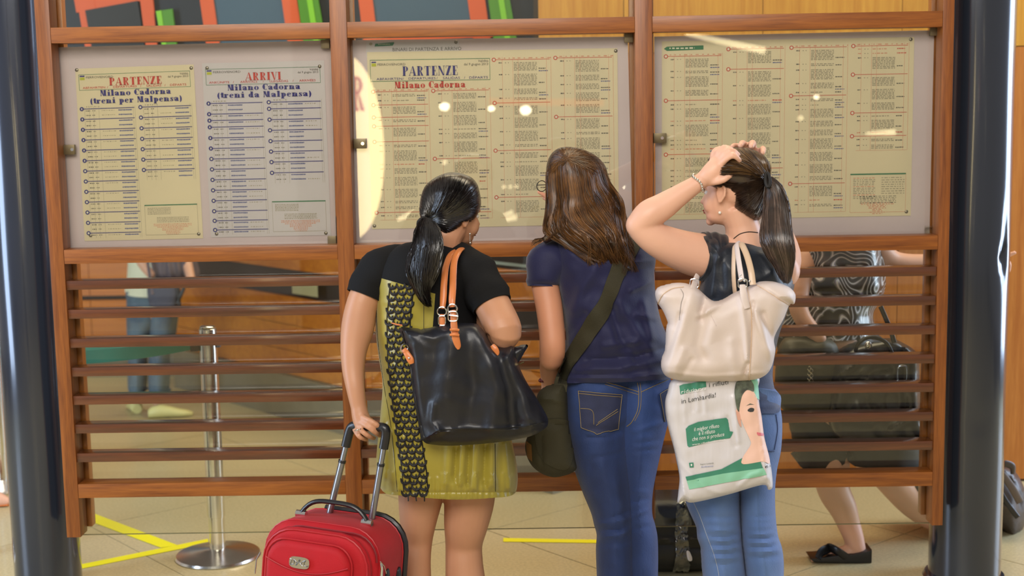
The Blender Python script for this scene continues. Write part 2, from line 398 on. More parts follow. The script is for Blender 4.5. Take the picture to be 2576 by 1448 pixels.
mp([(1220, -60), (1272, -60), (1318, 200), (1256, 200)], 'green', 'green_bar', .036)
mp([(1244, -60), (1258, -60), (1300, 200), (1286, 200)], 'lime', 'green_bar_highlight', .04, .01)
# ================================================================ yellow floor tapes
def tape(pts, wpx, label):
    q = [PZ(x, y, .0012) for x, y in pts]; b = MB()
    b.prism(q, (0, 0, .0012)); o = b.build('floor_tape', M['tape'], smooth=False); tag(o, label, 'floor tape'); return o
tape([(212, 1282), (212, 1305), (405, 1377), (447, 1371)], 0, 'yellow floor tape running from the left post down to the stanchion foot')
tape([(200, 1420), (200, 1431), (525, 1366), (523, 1355)], 0, 'lower yellow floor tape crossing below the other tape by the left steel column')
tape([(1266, 1353), (1266, 1362), (1545, 1366), (1545, 1358)], 0, 'short yellow floor tape between the bare legs and the dark blue jeans')
# ================================================================ timber screen
X = {'L0': -1.622, 'L': -1.574, 'M1l': -.6485, 'M1r': -.593, 'M2l': .3555, 'M2r': .4127, 'R': 1.3641, 'R1': 1.401}
zt0, zt1 = P(1300, 88, D0).z, P(1300, 46, D0).z
zt0, zt1 = 1.90+.0, 1.9601+.04
zt0 = P(122, 110, D0).z*.5+P(2370, 66, D0).z*.5
zm1 = 1.2226+.04; zm0 = zm1-.048
zb1 = .4105+.04; zb0 = zb1-.049
screen = thing('timber_screen', 'red-brown timber screen of posts, rails and slats holding the timetable boards between two columns', 'screen', (0, D0+.05, 0))
FD = .075; zlow = .262
def sb(name, a, b_, m, bevel=.0015): q = MB(); q.box(a, b_); return q.build(name, M[m], screen, bevel=bevel)
for a, b_ in (('L0', 'L'), ('M1l', 'M1r'), ('M2l', 'M2r'), ('R', 'R1')):
    sb('post', (X[a], D0, zlow), (X[b_], D0+FD, 2.55), 'frame_v')
bays = [('L', 'M1l'), ('M1r', 'M2l'), ('M2r', 'R')]
for a, b_ in bays:
    x0, x1 = X[a]+.0005, X[b_]-.0005
    sb('rail', (x0, D0+.001, zt0), (x1, D0+FD-.002, zt1), 'frame')
    sb('rail', (x0, D0+.001, zm0), (x1, D0+FD-.002, zm1), 'frame')
    sb('rail', (x0, D0+.001, zb0), (x1, D0+FD-.002, zb1), 'frame')
    sb('rail', (x0, D0+.001, 2.45), (x1, D0+FD-.002, 2.5), 'frame')
    ys = [707, 780, 853, 925.5, 997, 1069, 1141.6]
    for y in ys:
        z1 = P(168+(y-707)*.06, y, D0).z
        sb('slat', (x0, D0+.006, z1-.0305), (x1, D0+.068, z1), 'slat', .001)
# rear uprights and rails clamping the glass
for a, s in (('L', 1), ('M1l', -1), ('M1r', 1), ('M2l', -1), ('M2r', 1), ('R', -1)):
    x = X[a]; x0, x1 = (x, x+.012) if s > 0 else (x-.012, x)
    sb('rear_upright', (x0-(.03 if s > 0 else 0), D0+FD+.018, zlow+.01), (x1+(.03 if s < 0 else 0), D0+FD+.058, 2.55), 'jamb')
YG = D0+FD+.004
gx = [(X['L0']+.02, -.622, 1.1), (-.619, .3825, .0), (.3855, X['R1']-.02, -.4)]
for x0, x1, rot in gx:
    q = MB(); c = (x0+x1)/2; h = (x1-x0)/2; zg0 = P(1288, 1330, YG).z; zg1 = 2.54; zc = (zg0+zg1)/2; hz = (zg1-zg0)/2
    q.box((-h, 0, -hz), (h, .006, hz)); g = q.build('glass_pane', M['glass'], smooth=False); g.location = (c, YG+.002, zc); adopt(g, screen)
    q = MB(); q.box((x0, YG+.0015, zg0-.001), (x1, YG+.0085, zg0+.0005)); q.build('pane_edge', M['edge'], screen, smooth=False)
# ---- clips
def clip(px, py, w=22, h=22, name='clip', m='clip', Y=None):
    Y = Y or YG-.004; a = P(px-w/2, py-h/2, Y); b_ = P(px+w/2, py+h/2, Y); q = MB(); q.box((a.x, Y-.012, b_.z), (b_.x, Y+.003, a.z)); o = q.build(name, M[m], screen, bevel=.001)
    return o
for px, py in ((819, 111), (1581, 96), (2349, 79), (836, 604)): clip(px, py)
for px, py in ((175, 376), (906, 361), (1660, 347)):
    o = clip(px, py, 32, 24); p = P(px+6, py, YG-.018); q = MB(); q.cyl(p, p+Vector((0, .01, 0)), .0055, 12); r = q.build('screw', M['chrome'], smooth=True); adopt(r, o)
o = clip(2339, 580, 26, 24, 'clear_clip', 'glass'); tag(o, 'clear plastic corner clip')
# ---- corner blocks where the posts meet the columns
# ================================================================ steel columns
def column(cx, cy, r, label, dents=()):
    n, mz = 72, 90; vs = []
    for i in range(mz+1):
        z = 3.1*i/mz
        for j in range(n):
            a = 2*math.pi*j/n; rr = r+.0006*math.sin(z*7+3*a)
            for (da, dz, wa, wz, dp) in dents:
                dd = ((a-da+math.pi) % (2*math.pi)-math.pi)/wa; rr -= dp*math.exp(-dd*dd-((z-dz)/wz)**2)
            vs.append((cx+rr*math.cos(a), cy+rr*math.sin(a), z))
    b = MB(); b.add(vs, [(i*n+j, i*n+(j+1) % n, (i+1)*n+(j+1) % n, (i+1)*n+j) for i in range(mz) for j in range(n)])
    o = b.build('steel_column', M['column']); tag(o, label, 'column')
    q = MB(); q.tube([(cx, cy, .001), (cx, cy, .014)], [r+.02, r+.012], 48); f = q.build('base_collar', M['column'], smooth=True); adopt(f, o); return o
YC = D0+.075+.155
pl = P(122, 1448, YC); pr = P(2425, 1448, YC)
zd1, zd2 = P(2500, 640, YC).z, P(2430, 1040, YC).z
column(pl.x, YC, .118, 'blue-grey round steel column at the left end of the timber screen')
column(pr.x, YC, .126, 'dented blue-grey round steel column at the right end of the timber screen',
       [(R_(-52), zd1, .17, .035, .014), (R_(-50), zd1+.05, .09, .11, .006), (R_(-92), zd2, .26, .018, .006), (R_(-92), zd1-.3, .3, .3, .002)])
# seals hiding the gap between post and column
for x0, x1 in ((X['L0']-.012, X['L0']), (X['R1'], X['R1']+.008)):
    q = MB(); q.box((x0, D0+.03, zlow), (x1, D0+.1, 2.55)); q.build('seal_strip', M['seal'], screen, smooth=False)
# ================================================================ backing boards, timetables
YB = YG+.012
IN = {'red': mat('red_ink', (206, 62, 52), .7), 'blue': mat('blue_ink', (52, 48, 140), .7), 'grey': mat('grey_ink', (170, 161, 144), .7),
      'dark': mat('dark_ink', (100, 96, 92), .7), 'green': mat('green_ink', (60, 128, 92), .7), 'lime': mat('lime_ink', (196, 200, 60), .7), 'white': mat('white_ink', (236, 232, 220), .7),
      'sky': mat('light_blue_ink', (110, 116, 170), .7), 'rose': mat('hazed_red_ink', (214, 92, 80), .7), 'pink': mat('pale_red_ink', (224, 158, 136), .7)}  # rose is red lightened to imitate milky reflection haze
PAP = {'y': mat('cream_paper', (236, 223, 198), .55, var=.04, vscale=4), 'w': mat('white_paper', (218, 212, 226), .55, var=.03, vscale=4)}
def board(c, label):
    q = MB(); q.prism([P(x, y, YB) for x, y in c], (0, .005, 0)); o = q.build('backing_board', M['board'], smooth=False); return tag(o, label, 'notice board')
board([(147, 119), (832, 101), (846, 613), (172, 624)], 'white backing board in the left bay under the two small timetables')
board([(887, 101), (1579, 92), (1592, 606), (893, 614)], 'white backing board in the middle bay under the wide departures timetable')
board([(1646, 92), (2350, 76), (2338, 597), (1650, 606)], 'white backing board in the right bay behind the timetable without a heading')
PINM = mat('dull_pin_metal', (150, 142, 128), .35, .8)
class Poster:
    def __init__(s, name, c, paper, label, dy=.0):
        s.c = [np.array(p, float) for p in c]; s.Y = YB-.0015-dy; s.mb = {}
        q = MB(); bd = []
        n = 10
        g = [[s.q(i/n, j/n, -.0004) for i in range(n+1)] for j in range(n+1)]
        for j in range(n+1):
            for i in range(n+1):
                g[j][i] = g[j][i]+Vector((0, -.0022*abs(math.sin(i*1.7+j*.9))*(.2+.8*(j/n))*.25, 0)) if 0 < i < n else g[j][i]
        vs = [p for r in g for p in r]; fs = [(j*(n+1)+i, j*(n+1)+i+1, (j+1)*(n+1)+i+1, (j+1)*(n+1)+i) for j in range(n) for i in range(n)]
        m0 = len(vs); vs += [p+Vector((0, .001, 0)) for p in vs]; fs += [tuple(i+m0 for i in f)[::-1] for f in fs]
        q.add(vs, fs); s.o = q.build(name, PAP[paper], smooth=True); tag(s.o, label, 'timetable')
    def q(s, u, v, dy=0):
        a, b, c, d = s.c; p = (a*(1-u)+b*u)*(1-v)+(d*(1-u)+c*u)*v; return P(p[0], p[1], s.Y+dy)
    def rect(s, ink, u0, v0, u1, v1, dy=-.0012):
        m = s.mb.setdefault(ink, MB()); m.add([s.q(u0, v0, dy), s.q(u1, v0, dy), s.q(u1, v1, dy), s.q(u0, v1, dy)], [(0, 3, 2, 1)])
    def poly(s, ink, pts, dy=-.0012):
        m = s.mb.setdefault(ink, MB()); m.add([s.q(u, v, dy) for u, v in pts], [tuple(range(len(pts)))[::-1]])
    def disc(s, ink, u, v, ru, rv, n=14, dy=-.0014, ring=0):
        if ring:
            m = s.mb.setdefault(ink, MB()); o = [s.q(u+ru*math.cos(a), v+rv*math.sin(a), dy) for a in np.linspace(0, 2*math.pi, n, False)]
            i_ = [s.q(u+ru*ring*math.cos(a), v+rv*ring*math.sin(a), dy) for a in np.linspace(0, 2*math.pi, n, False)]
            m.add(o+i_, [(k, n+k, n+(k+1) % n, (k+1) % n) for k in range(n)])
        else: s.poly(ink, [(u+ru*math.cos(a), v+rv*math.sin(a)) for a in np.linspace(0, 2*math.pi, n, False)], dy)
    def words(s, ink, u0, u1, v, h, density=.86, dy=-.0011):
        u = u0
        while u < u1:
            wd = random.uniform(.004, .016)*(1 if u1-u0 > .04 else .6); s.rect(ink, u, v-h/2*random.uniform(.7, 1), min(u+wd, u1), v+h/2*random.uniform(.7, 1), dy); u += wd+(1-density)*.02+.0015
    def small(s, ink, txt, u, v, hv, align='LEFT', wscale=1.):
        cu = bpy.data.curves.new('t', 'FONT'); cu.body = txt; cu.size = 1; cu.align_x = align; cu.resolution_u = 2
        to = bpy.data.objects.new('t', cu); COL.objects.link(to); me = bpy.data.meshes.new_from_object(to)
        asp = np.linalg.norm(s.c[1]-s.c[0])/np.linalg.norm(s.c[3]-s.c[0])
        m = s.mb.setdefault(ink, MB()); m.add([s.q(u+p.co.x*hv*1.4/asp*wscale, v-p.co.y*hv*1.4, -.0016) for p in me.vertices], [tuple(p.vertices) for p in me.polygons])
        bpy.data.objects.remove(to); bpy.data.curves.remove(cu); bpy.data.meshes.remove(me)
    def title(s, ink, txt, uc, v, hv, width, fat=.3, hair=.05):
        polys, W = didone(txt, fat, hair); k = width/W
        m = s.mb.setdefault(ink, MB())
        for pl in polys: m.add([s.q(uc-width/2+x*k, v-y*hv, -.0018) for x, y in pl], [tuple(range(len(pl)))])
    def finish(s, pins=()):
        nm = {'red': 'red_print', 'blue': 'blue_print', 'grey': 'grey_print', 'dark': 'dark_print', 'green': 'green_print', 'lime': 'yellow_print', 'white': 'white_print', 'sky': 'light_blue_print', 'rose': 'hazed_red_print', 'pink': 'pale_red_print'}
        for k, m in s.mb.items():
            o = m.build(nm[k], IN[k], smooth=False); adopt(o, s.o); tag(o, kind='stuff')
        for x, y in pins:
            p = P(x, y, s.Y); b = MB(); b.lathe(p+Vector((0, .002, 0)), [(.006, 0), (.006, .003), (.0035, .005)], 14, Matrix.Rotation(R_(90), 3, 'X')); o = b.build('pin', PINM); adopt(o, s.o)
# ---- a small display alphabet with fat stems and hairlines
def arc(cx, cy, rx, ry, a0, a1, n=10): return [(cx+rx*math.cos(R_(a)), cy+ry*math.sin(R_(a))) for a in np.linspace(a0, a1, n)]
def didone(txt, S, h):
    out = []; x = 0
    def rect(a, b, c, d): return [(a, b), (c, b), (c, d), (a, d)]
    def cres(cx, cy, rx, ry, a0, a1, th):      # crescent, thick in the middle
        o = arc(cx, cy, rx, ry, a0, a1); i = arc(cx-(th-h)*.0, cy, rx-th, ry-h, a1, a0); return [o+i]
    def quads(o, i): return [[o[k], o[k+1], i[k+1], i[k]] for k in range(len(o)-1)]
    def bowl(cx, cy, rx, ry, a0, a1, th, n=10):
        o = arc(cx, cy, rx, ry, a0, a1, n); i = [(cx+(rx-(h+(th-h)*abs(math.cos(R_(a)))))*math.cos(R_(a)), cy+(ry-h)*math.sin(R_(a))) for a in np.linspace(a0, a1, n)]
        return quads(o, i)
    xh = .66
    for ch in txt:
        g = []; w = .6; e = .07
        if ch == ' ': w = .38
        elif ch == 'P': g = [rect(e, 0, e+S, 1), rect(0, 0, S+2*e, h), rect(0, 1-h, e+S, 1)]+bowl(e+S, .73, .3, .27, -90, 90, S*.8); w = e+S+.36
        elif ch == 'R': g = [rect(e, 0, e+S, 1), rect(0, 0, S+2*e, h), rect(0, 1-h, e+S, 1)]+bowl(e+S, .74, .3, .26, -90, 90, S*.8)+[[(e+S+.02, .5), (e+S+.12, .5), (e+S+.3+S*.3, 0), (e+S+.3-S*.6, 0)]]; w = e+S+.46
        elif ch == 'A': g = [[(0, 0), (h*1.3, 0), (.42, 1), (.38, 1)], [(.36, 1), (.46, 1), (.5+S, 0), (.5, 0)], rect(.16, .3, .56, .3+h), rect(-.03, 0, .15, h), rect(.42, 0, .58+S, h)]; w = .56+S
        elif ch == 'T': g = [rect(.3-S/2+.03, 0, .3+S/2+.03, 1), rect(0, 1-h, .66, 1), rect(0, .74, h, 1), rect(.66-h, .74, .66, 1), rect(.16, 0, .5, h)]; w = .72
        elif ch == 'E': g = [rect(e, 0, e+S, 1), rect(0, 0, .58, h), rect(0, 1-h, .56, 1), rect(e, .5-h/2, .42, .5+h/2), rect(.58-h, 0, .58, .28), rect(.56-h, .72, .56, 1), rect(.42-h, .38, .42, .62)]; w = .64
        elif ch == 'N': g = [rect(.08, 0, .08+h, 1), [(.0, 1), (S+.0, 1), (.66, 0), (.66-S*.6, 0)], rect(.62, .0, .62+h, 1), rect(0, 0, .2, h), rect(.52, 1-h, .76, 1)]; w = .78
        elif ch == 'Z': g = [rect(.02, 1-h, .6, 1), rect(0, 0, .6, h), [(.6-S*1.1, 1), (.6, 1), (S*1.1, 0), (0, 0)], rect(.02, .74, .02+h, 1), rect(.6-h, 0, .6, .28)]; w = .66
        elif ch == 'I': g = [rect(e, 0, e+S, 1), rect(0, 0, S+2*e, h), rect(0, 1-h, S+2*e, 1)]; w = S+2*e+.06
        elif ch == 'V': g = [[(.0, 1), (S, 1), (.42, 0), (.32, 0)], [(.62-h, 1), (.62, 1), (.42, 0), (.38, 0)], rect(-.04, 1-h, S+.05, 1), rect(.5, 1-h, .7, 1)]; w = .7
        elif ch == 'M': g = [rect(.07, 0, .07+h, 1), [(0, 1), (S+.02, 1), (.52, .0), (.4, .0)], [(.82-S-.03, 1), (.82-S, 1), (.5, 0), (.47, 0)], rect(.82-S, 0, .82, 1), rect(0, 0, .18, h), rect(.8-S-e, 0, .82+e, h)]; w = .95
        elif ch == 'C': g = bowl(.42, .5, .4, .5, 55, 305, S*1.15, 18)+[rect(.66, .62, .66+h, .98)]; w = .74
        elif ch == 'i': g = [rect(e, 0, e+S, xh), rect(0, 0, S+2*e, h), rect(0, xh-h, e+S, xh), arc(e+S/2, .88, S*.42, .11, 0, 360, 12)]; w = S+2*e+.03
        elif ch == 'l': g = [rect(e, 0, e+S, 1), rect(0, 0, S+2*e, h), rect(0, 1-h, e+S, 1)]; w = S+2*e+.03
        elif ch == 'o': g = bowl(.28+S*.15, xh/2, .28+S*.15, xh/2, 0, 360, S*.85, 22); w = .58+S*.3
        elif ch == 'a': g = [rect(.3, 0, .3+S, xh*.75)]+bowl(.3, xh*.72, S+.0, xh*.28, 0, 150, S, 8)+bowl(.3, .18, .27, .19, 80, 280, S*.8, 10)+[arc(.1, xh*.72, .09, .09, 0, 360, 10), rect(.3+S-.02, 0, .38+S, h)]; w = .4+S
        elif ch == 'n': g = [rect(e, 0, e+S, xh), rect(0, 0, S+2*e, h), rect(0, xh-h, e+S, xh), rect(.36+e, 0, .36+e+S*.9, xh*.72)]+bowl(.2+e+S*.4, xh*.72, .16+S*.5, xh*.28, 0, 140, S*.6, 8)+[rect(.32+e, 0, .4+2*e+S*.9, h)]; w = .43+2*e+S*.9
        elif ch == 'r': g = [rect(e, 0, e+S, xh), rect(0, 0, S+2*e, h), rect(0, xh-h, e+S, xh), arc(e+S+.12, xh-.12, .1, .11, 0, 360, 12)]; w = S+e+.27
        elif ch == 'd': g = [rect(.3, 0, .3+S, 1), rect(.22, 1-h, .3+S, 1), rect(.3, 0, .38+S, h)]+bowl(.32, xh/2, .31, xh/2, 60, 300, S*.85, 14); w = .4+S
        elif ch == 'p': g = [rect(e, -.3, e+S, xh), rect(0, -.3, S+2*e, -.3+h), rect(0, xh-h, e+S, xh)]+bowl(e+S-.02, xh/2, .31, xh/2, -120, 120, S*.85, 14); w = S+e+.34
        elif ch == 'e': g = bowl(.28+S*.1, xh/2, .27+S*.1, xh/2, 20, 320, S*.85, 18)+[rect(.18, xh/2, .52, xh/2+h)]; w = .6
        elif ch == 's': g = [[(.03, xh*.68), (.1+S*.4, xh*.8), (.46, xh*.3), (.4-S*.3, xh*.18)]]+bowl(.22, xh*.74, .17, xh*.26, 30, 200, h*2, 8)+bowl(.26, xh*.26, .19, xh*.26, 200, 380, h*2, 8)+[rect(.38, xh*.6, .38+h, xh), rect(.03, 0, .03+h, xh*.35)]; w = .5
        elif ch == 't': g = [rect(.1, .08, .1+S, .9), rect(0, xh-h, .38, xh)]+bowl(.1+S, .12, .12, .12, 180, 350, h*1.5, 8); w = .4
        elif ch == '(': g = bowl(.42, .36, .38, .62, 110, 250, S*.8, 12); w = .38
        elif ch == ')': g = [[(.38-a, b) for a, b in q] for q in bowl(.42, .36, .38, .62, 110, 250, S*.8, 12)]; w = .38
        out += [[(x+a, b) for a, b in q] for q in g]; x += w+.05
    return out, x
def small_sheet(c, paper, kind):
    lab = {'dep': 'cream departures timetable with red heading, left of the pair in the left bay', 'arr': 'bluish white arrivals timetable with red heading, right of the pair in the left bay'}[kind]
    s = Poster('timetable', c, paper, lab)
    fr = 'green'; u0, u1, v0, v1 = .025, .965, .035, .125
    for a in ((u0, v0, u1, v0+.0022), (u0, v1, u1, v1+.0022), (u0, v0, u0+.003, v1), (u1-.003, v0, u1, v1)): s.rect(fr, *a)
    s.rect('blue', .035, .041, .075, .049); s.rect('lime', .035, .052, .075, .067)
    s.small('dark', 'FERROVIENORD', .085, .059, .0125, wscale=1.25)
    s.small('dark', 'Validità', .95, .055, .012, 'RIGHT'); s.small('dark', 'dal 9 giugno 2013', .95, .07, .012, 'RIGHT')
    if kind == 'dep':
        s.title('red', 'PARTENZE', .505, .104, .045, .45, .24, .05)
        for t, u in (('ABFAHRTEN', .055), ('/', .26), ('DÉPARTURES', .31), ('/', .54), ('SALIDAS', .59), ('/', .745), ('DÉPARTS', .79)): s.small('red', t, u, .119, .0125, wscale=1.35)
        s.title('blue', 'Milano Cadorna', .5, .163, .034, .60, .3, .08); s.title('blue', '(treni per Malpensa)', .5, .206, .034, .78, .3, .08)
        left = np.linspace(.235, .955, 13); right = [.235, .295, .357, .418, .478, .538, .598]
    else:
        s.title('red', 'ARRIVI', .5, .104, .045, .30, .24, .04)
        for t, u in (('ANKÜNFTE', .05), ('/', .245), ('ARRIVALS', .305), ('/', .49), ('LLEGADAS', .545), ('/', .735), ('ARRIVÉES', .79)): s.small('red', t, u, .118, .0125, wscale=1.3)
        s.title('blue', 'Milano Cadorna', .5, .160, .034, .60, .3, .08); s.title('blue', '(treni da Malpensa)', .5, .202, .034, .78, .3, .08)
        left = [.232, .293, .33, .368, .43, .49, .55, .61, .67, .73, .79, .85, .905, .958]; right = [.232, .27, .332, .393, .455, .515, .575, .637]
    for col, (a, b_, vs) in enumerate(((.025, .485, left), (.52, .965, right))):
        s.words('grey', a+.05, a+.16, vs[0]-.012, .006, .6)
        end = vs[-1]+(.06 if col else .035)
        for uu in (a+.035, a+.075, a+.11, a+.155, b_-.015, b_): s.rect('grey', uu, vs[0]-.012, uu+.0018, min(end, .985))
        for k, v in enumerate(vs):
            s.rect('blue', a+.03, v-.0022, b_-.005, v+.0022); s.disc('blue', a+.012, v, .018, .0125, ring=.0 if col == 0 and k < 6 else 0.)
            s.disc('white', a+.012, v, .0085 if (k > 5 or col) else .005, .006, dy=-.0018)
            nx = vs[k+1] if k+1 < len(vs) else v+.06
            rows = [v+.012]+([v+.038] if nx-v > .05 else [])
            for r in rows:
                if r > .975: continue
                s.words('dark', a+.045, a+.085, r, .006); s.words('dark', a+.1, a+.125, r, .006)
                if kind == 'dep': s.words('sky', b_-.14, b_-.025, r, .008, 1.); (s.words('grey', a+.18, b_-.17, r, .0045, .7) if random.random() < .6 else 0)
                else: s.words('sky', a+.17, a+.29, r, .008, 1.); (s.words('grey', a+.31, b_-.04, r, .0045, .7) if random.random() < .6 else 0)
    vb = .80; s.rect('green', .52, vb, .965, vb+.006)
    for r in range(5): s.words('grey', .545, .74, vb+.02+r*.0085, .005)
    for r in range(4): s.words('grey', .62, .89, vb+.075+r*.0085, .005)
    for r in range(8): k = [.16, .16, .13, .09, .09, .06, .06, .05][r]; s.words('pink', .75-k, .75+k, vb+.113+r*.0085, .005)
    for a in ((.52, vb, .522, .975), (.963, vb, .965, .975), (.52, .973, .965, .975)): s.rect('grey', *a)
    return s
s = small_sheet([(189, 173), (487, 162), (511, 599), (213, 606)], 'y', 'dep')
s.finish([(193, 176), (481, 171), (228, 592), (500, 588)])
s = small_sheet([(508, 159), (815, 152), (833, 591), (531, 597)], 'w', 'arr')
s.finish([(521, 171), (804, 167), (545, 588), (820, 586)])
def dense_cols(s, cols, seed):
    rr = random.Random(seed)
    for (a, b_, va, ve, reds) in cols:
        wd = b_-a
        s.words('pink', a+.02, b_, va-.008, .006, .4)
        for uu in (a+.035*wd/.22, a+.075*wd/.22, a+.095*wd/.22, b_-.018, b_): s.rect('pink', uu, va-.015, uu+.0011, ve)
        s.rect('pink', a+.02, ve, b_, ve+.0015)
        for v in reds:
            s.rect('rose', a+.01, v-.0015, b_-.004, v+.0015); s.disc('rose', a+.004, v, .0085, .012); s.disc('white', a+.004, v, .0048, .007, dy=-.0018)
        v = va+.018
        while v < ve-.02:
            if any(abs(v-x) < .012 for x in reds): v += .014; continue
            n = rr.choice([1, 2, 4, 6, 7, 8]); n = int(min(n, (ve-v)/.0085)); nr = [x for x in reds if x > v]
            if nr: n = int(min(n, (nr[0]-v)/.0085-1))
            n = max(n, 1); red = (n == 1 and rr.random() < .35)
            s.words('pink' if red else 'dark', a+.023, a+.037, v, .007, 1); s.rect('grey', a+.048, v-.002, a+.053, v+.002); s.rect('grey', a+.06, v-.002, a+.064, v+.002)
            for r in range(n):
                full = wd*.4 if n > 1 else wd*rr.uniform(.15, .38)
                s.words('pink' if red else 'grey', a+wd*.36, a+wd*.36+full, v+r*.0085, .0058, .9)
            vv = v+(n-1)*.0085*.8
            s.words('rose' if red else 'dark', a+wd*.79, a+wd*(.79+rr.uniform(.1, .17)), vv, .0065, 1)
            if rr.random() < .3: s.words('sky', a+wd*.79, a+wd*.95, vv+.014, .0065, 1)
            v += n*.0085+.016
# wide departures sheet
s = Poster('timetable', [(923, 131), (1553, 121), (1557, 563), (936, 576)], 'y', 'wide cream departures timetable with blue heading in the middle bay')
for a in ((.011, .045, .49, .048), (.011, .165, .49, .168), (.011, .045, .0125, .168), (.4885, .045, .49, .168)): s.rect('green', *a)
s.rect('blue', .017, .055, .035, .062); s.rect('lime', .017, .065, .035, .082); s.small('dark', 'FERROVIENORD', .04, .078, .013, wscale=1.2)
s.small('dark', 'Validità', .484, .066, .014, 'RIGHT'); s.small('dark', 'dal 9 giugno 2013', .484, .084, .014, 'RIGHT')
s.title('blue', 'PARTENZE', .252, .138, .054, .225, .24, .04)
for t, u in (('ABFAHRTEN', .035), ('/', .14), ('DÉPARTURES', .162), ('/', .275), ('SALIDAS', .30), ('/', .385), ('DÉPARTS', .405)): s.small('blue', t, u, .16, .0135, wscale=1.4)
s.title('red', 'Milano Cadorna', .25, .208, .038, .285, .3, .08)
dense_cols(s, [(.016, .243, .225, .95, [.225, .30, .37, .42, .508, .908]), (.257, .488, .225, .95, [.225, .61, .915]),
               (.502, .733, .055, .95, [.055, .30, .57, .835]), (.748, .982, .05, .95, [.05, .385])], 3)
s.finish([(1549, 128), (942, 568)])
s = Poster('timetable', [(1665, 104), (2300, 93), (2291, 542), (1665, 553)], 'y', 'wide cream timetable without a heading pinned in the right bay')
s.poly('green', [(.008, .042), (.02, .03), (.165, .026), (.165, .05), (.02, .054)]); s.words('white', .03, .13, .04, .009, .8, -.0016)
dense_cols(s, [(.012, .24, .085, .97, [.085, .333, .635]), (.26, .488, .05, .97, [.05, .163, .72]), (.51, .737, .048, .97, [.048, .318, .81]), (.755, .98, .045, .63, [.045, .205, .42, .55])], 9)
s.rect('green', .755, .76, .978, .768)
for r in range(13): s.words('grey' if r % 5 else 'pink', .767, .855, .785+r*.0095, .005)
for r in range(8): s.words('grey', .88, .972 if r else .96, .785+r*.0125, .005)
for r in range(5): s.words('grey', .795, .94, .908-.02+r*.009, .0055)
for r in range(9): k = [.068, .066, .04, .035, .035, .02, .02, .03, .02][r]; s.words('pink', .865-k, .865+k, .925+r*.0075, .005)
for a in ((.755, .76, .756, .978), (.977, .76, .978, .978), (.755, .976, .978, .978)): s.rect('pink', *a)
s.finish([(2291, 99), (2280, 532)])
s = Poster('timetable', [(921, 107), (1155, 103), (1157, 140), (921, 144)], 'w', 'narrow white platform notice tucked behind the wide departures timetable', dy=-.001)
s.poly('green', [(.1, .08), (.13, .08), (.30, .0), (.3, .1), (.285, .24), (.09, .28)]); s.words('white', .13, .26, .13, .05, .8, -.0016); s.disc('grey', .05, .1, .018, .1)
s.small('dark', 'BINARI DI PARTENZA E ARRIVO', .28, .62, .235); s.words('grey', .28, .75, .75, .07, .8)
s.finish([(1147, 106)])
# ================================================================ people: shared tools
SK = {'a': mat('tan_skin', (192, 140, 108), .42, sss=.05, spec=.4, var=.06, vscale=9), 'b': mat('peach_skin', (206, 144, 112), .45, sss=.05, spec=.4, var=.06, vscale=9),
      'c': mat('fair_skin', (226, 176, 150), .42, sss=.05, spec=.4, var=.05, vscale=9)}
MP = {'lip': mat('lips', (176, 96, 90), .4), 'eye': mat('eye_white', (235, 230, 225), .2), 'iris': mat('iris', (60, 40, 28), .2), 'pearl': mat('pearl', (240, 236, 228), .15, coat=.6),
      'silver': mat('silver', (225, 222, 215), .15, 1.), 'gold': mat('pale_gold', (212, 190, 140), .25, 1.)}
def hframe(yaw, pitch=0, roll=0):
    M_ = Matrix.Rotation(-R_(yaw), 3, 'Z') @ Matrix.Rotation(R_(pitch), 3, 'X') @ Matrix.Rotation(R_(roll), 3, 'Y'); return M_
def headparts(mb, c, yaw, pitch=0, roll=0, s=1.):
    Mx = hframe(yaw, pitch, roll); c = Vector(c)
    def e(x, y, z, a, b, d): mb.ell(c+Mx @ (Vector((x, y, z))*s), (a*s, b*s, d*s), Mx, 18, 12)
    e(0, -.012, .03, .075, .094, .084); e(0, .03, -.025, .062, .062, .085); e(0, .04, -.075, .048, .05, .034)
    e(0, .076, -.098, .019, .016, .016); e(.036, .06, -.038, .027, .026, .034); e(-.036, .06, -.038, .027, .026, .034)
    e(0, .082, .016, .048, .013, .013)
    mb.tube([c+Mx @ (Vector(p)*s) for p in ((0, .086, .012), (0, .096, -.01), (0, .108, -.034), (0, .09, -.044))], [.006*s, .008*s, .0125*s, .01*s], 10)
    e(.011, .094, -.040, .008, .009, .007); e(-.011, .094, -.040, .008, .009, .007)
    e(0, .088, -.062, .022, .012, .007); e(0, .086, -.071, .018, .012, .007)
    for sg in (1, -1):
        q = [(sg*.074, .012, -.03), (sg*.077, .014, -.005), (sg*.082, .008, .018), (sg*.086, -.008, .022), (sg*.087, -.02, .008), (sg*.083, -.016, -.014), (sg*.078, -.002, -.032), (sg*.074, .008, -.036)]
        mb.tube([c+Mx @ (Vector(p)*s) for p in q], [.0055*s]*8, 8); e(sg*.077, -.003, -.005, .005, .014, .024); e(sg*.079, .003, -.033, .006, .007, .008)
    return Mx
def face_bits(parent, c, Mx, s=1.):
    for sg in (1, -1):
        b = MB(); b.ell(Vector(c)+Mx @ (Vector((sg*.031, .074, -.004))*s), (.0135*s, .013*s, .0085*s), Mx); o = b.build('eye', MP['eye']); adopt(o, parent)
        b = MB(); b.ell(Vector(c)+Mx @ (Vector((sg*.031, .0855, -.004))*s), (.005*s, .0025*s, .005*s), Mx); i = b.build('iris', MP['iris']); adopt(i, o)
    b = MB(); b.ell(Vector(c)+Mx @ (Vector((0, .0985, -.0635))*s), (.019*s, .004*s, .0035*s), Mx); b.ell(Vector(c)+Mx @ (Vector((0, .096, -.0705))*s), (.016*s, .004*s, .0035*s), Mx)
    adopt(b.build('lips', MP['lip']), parent)
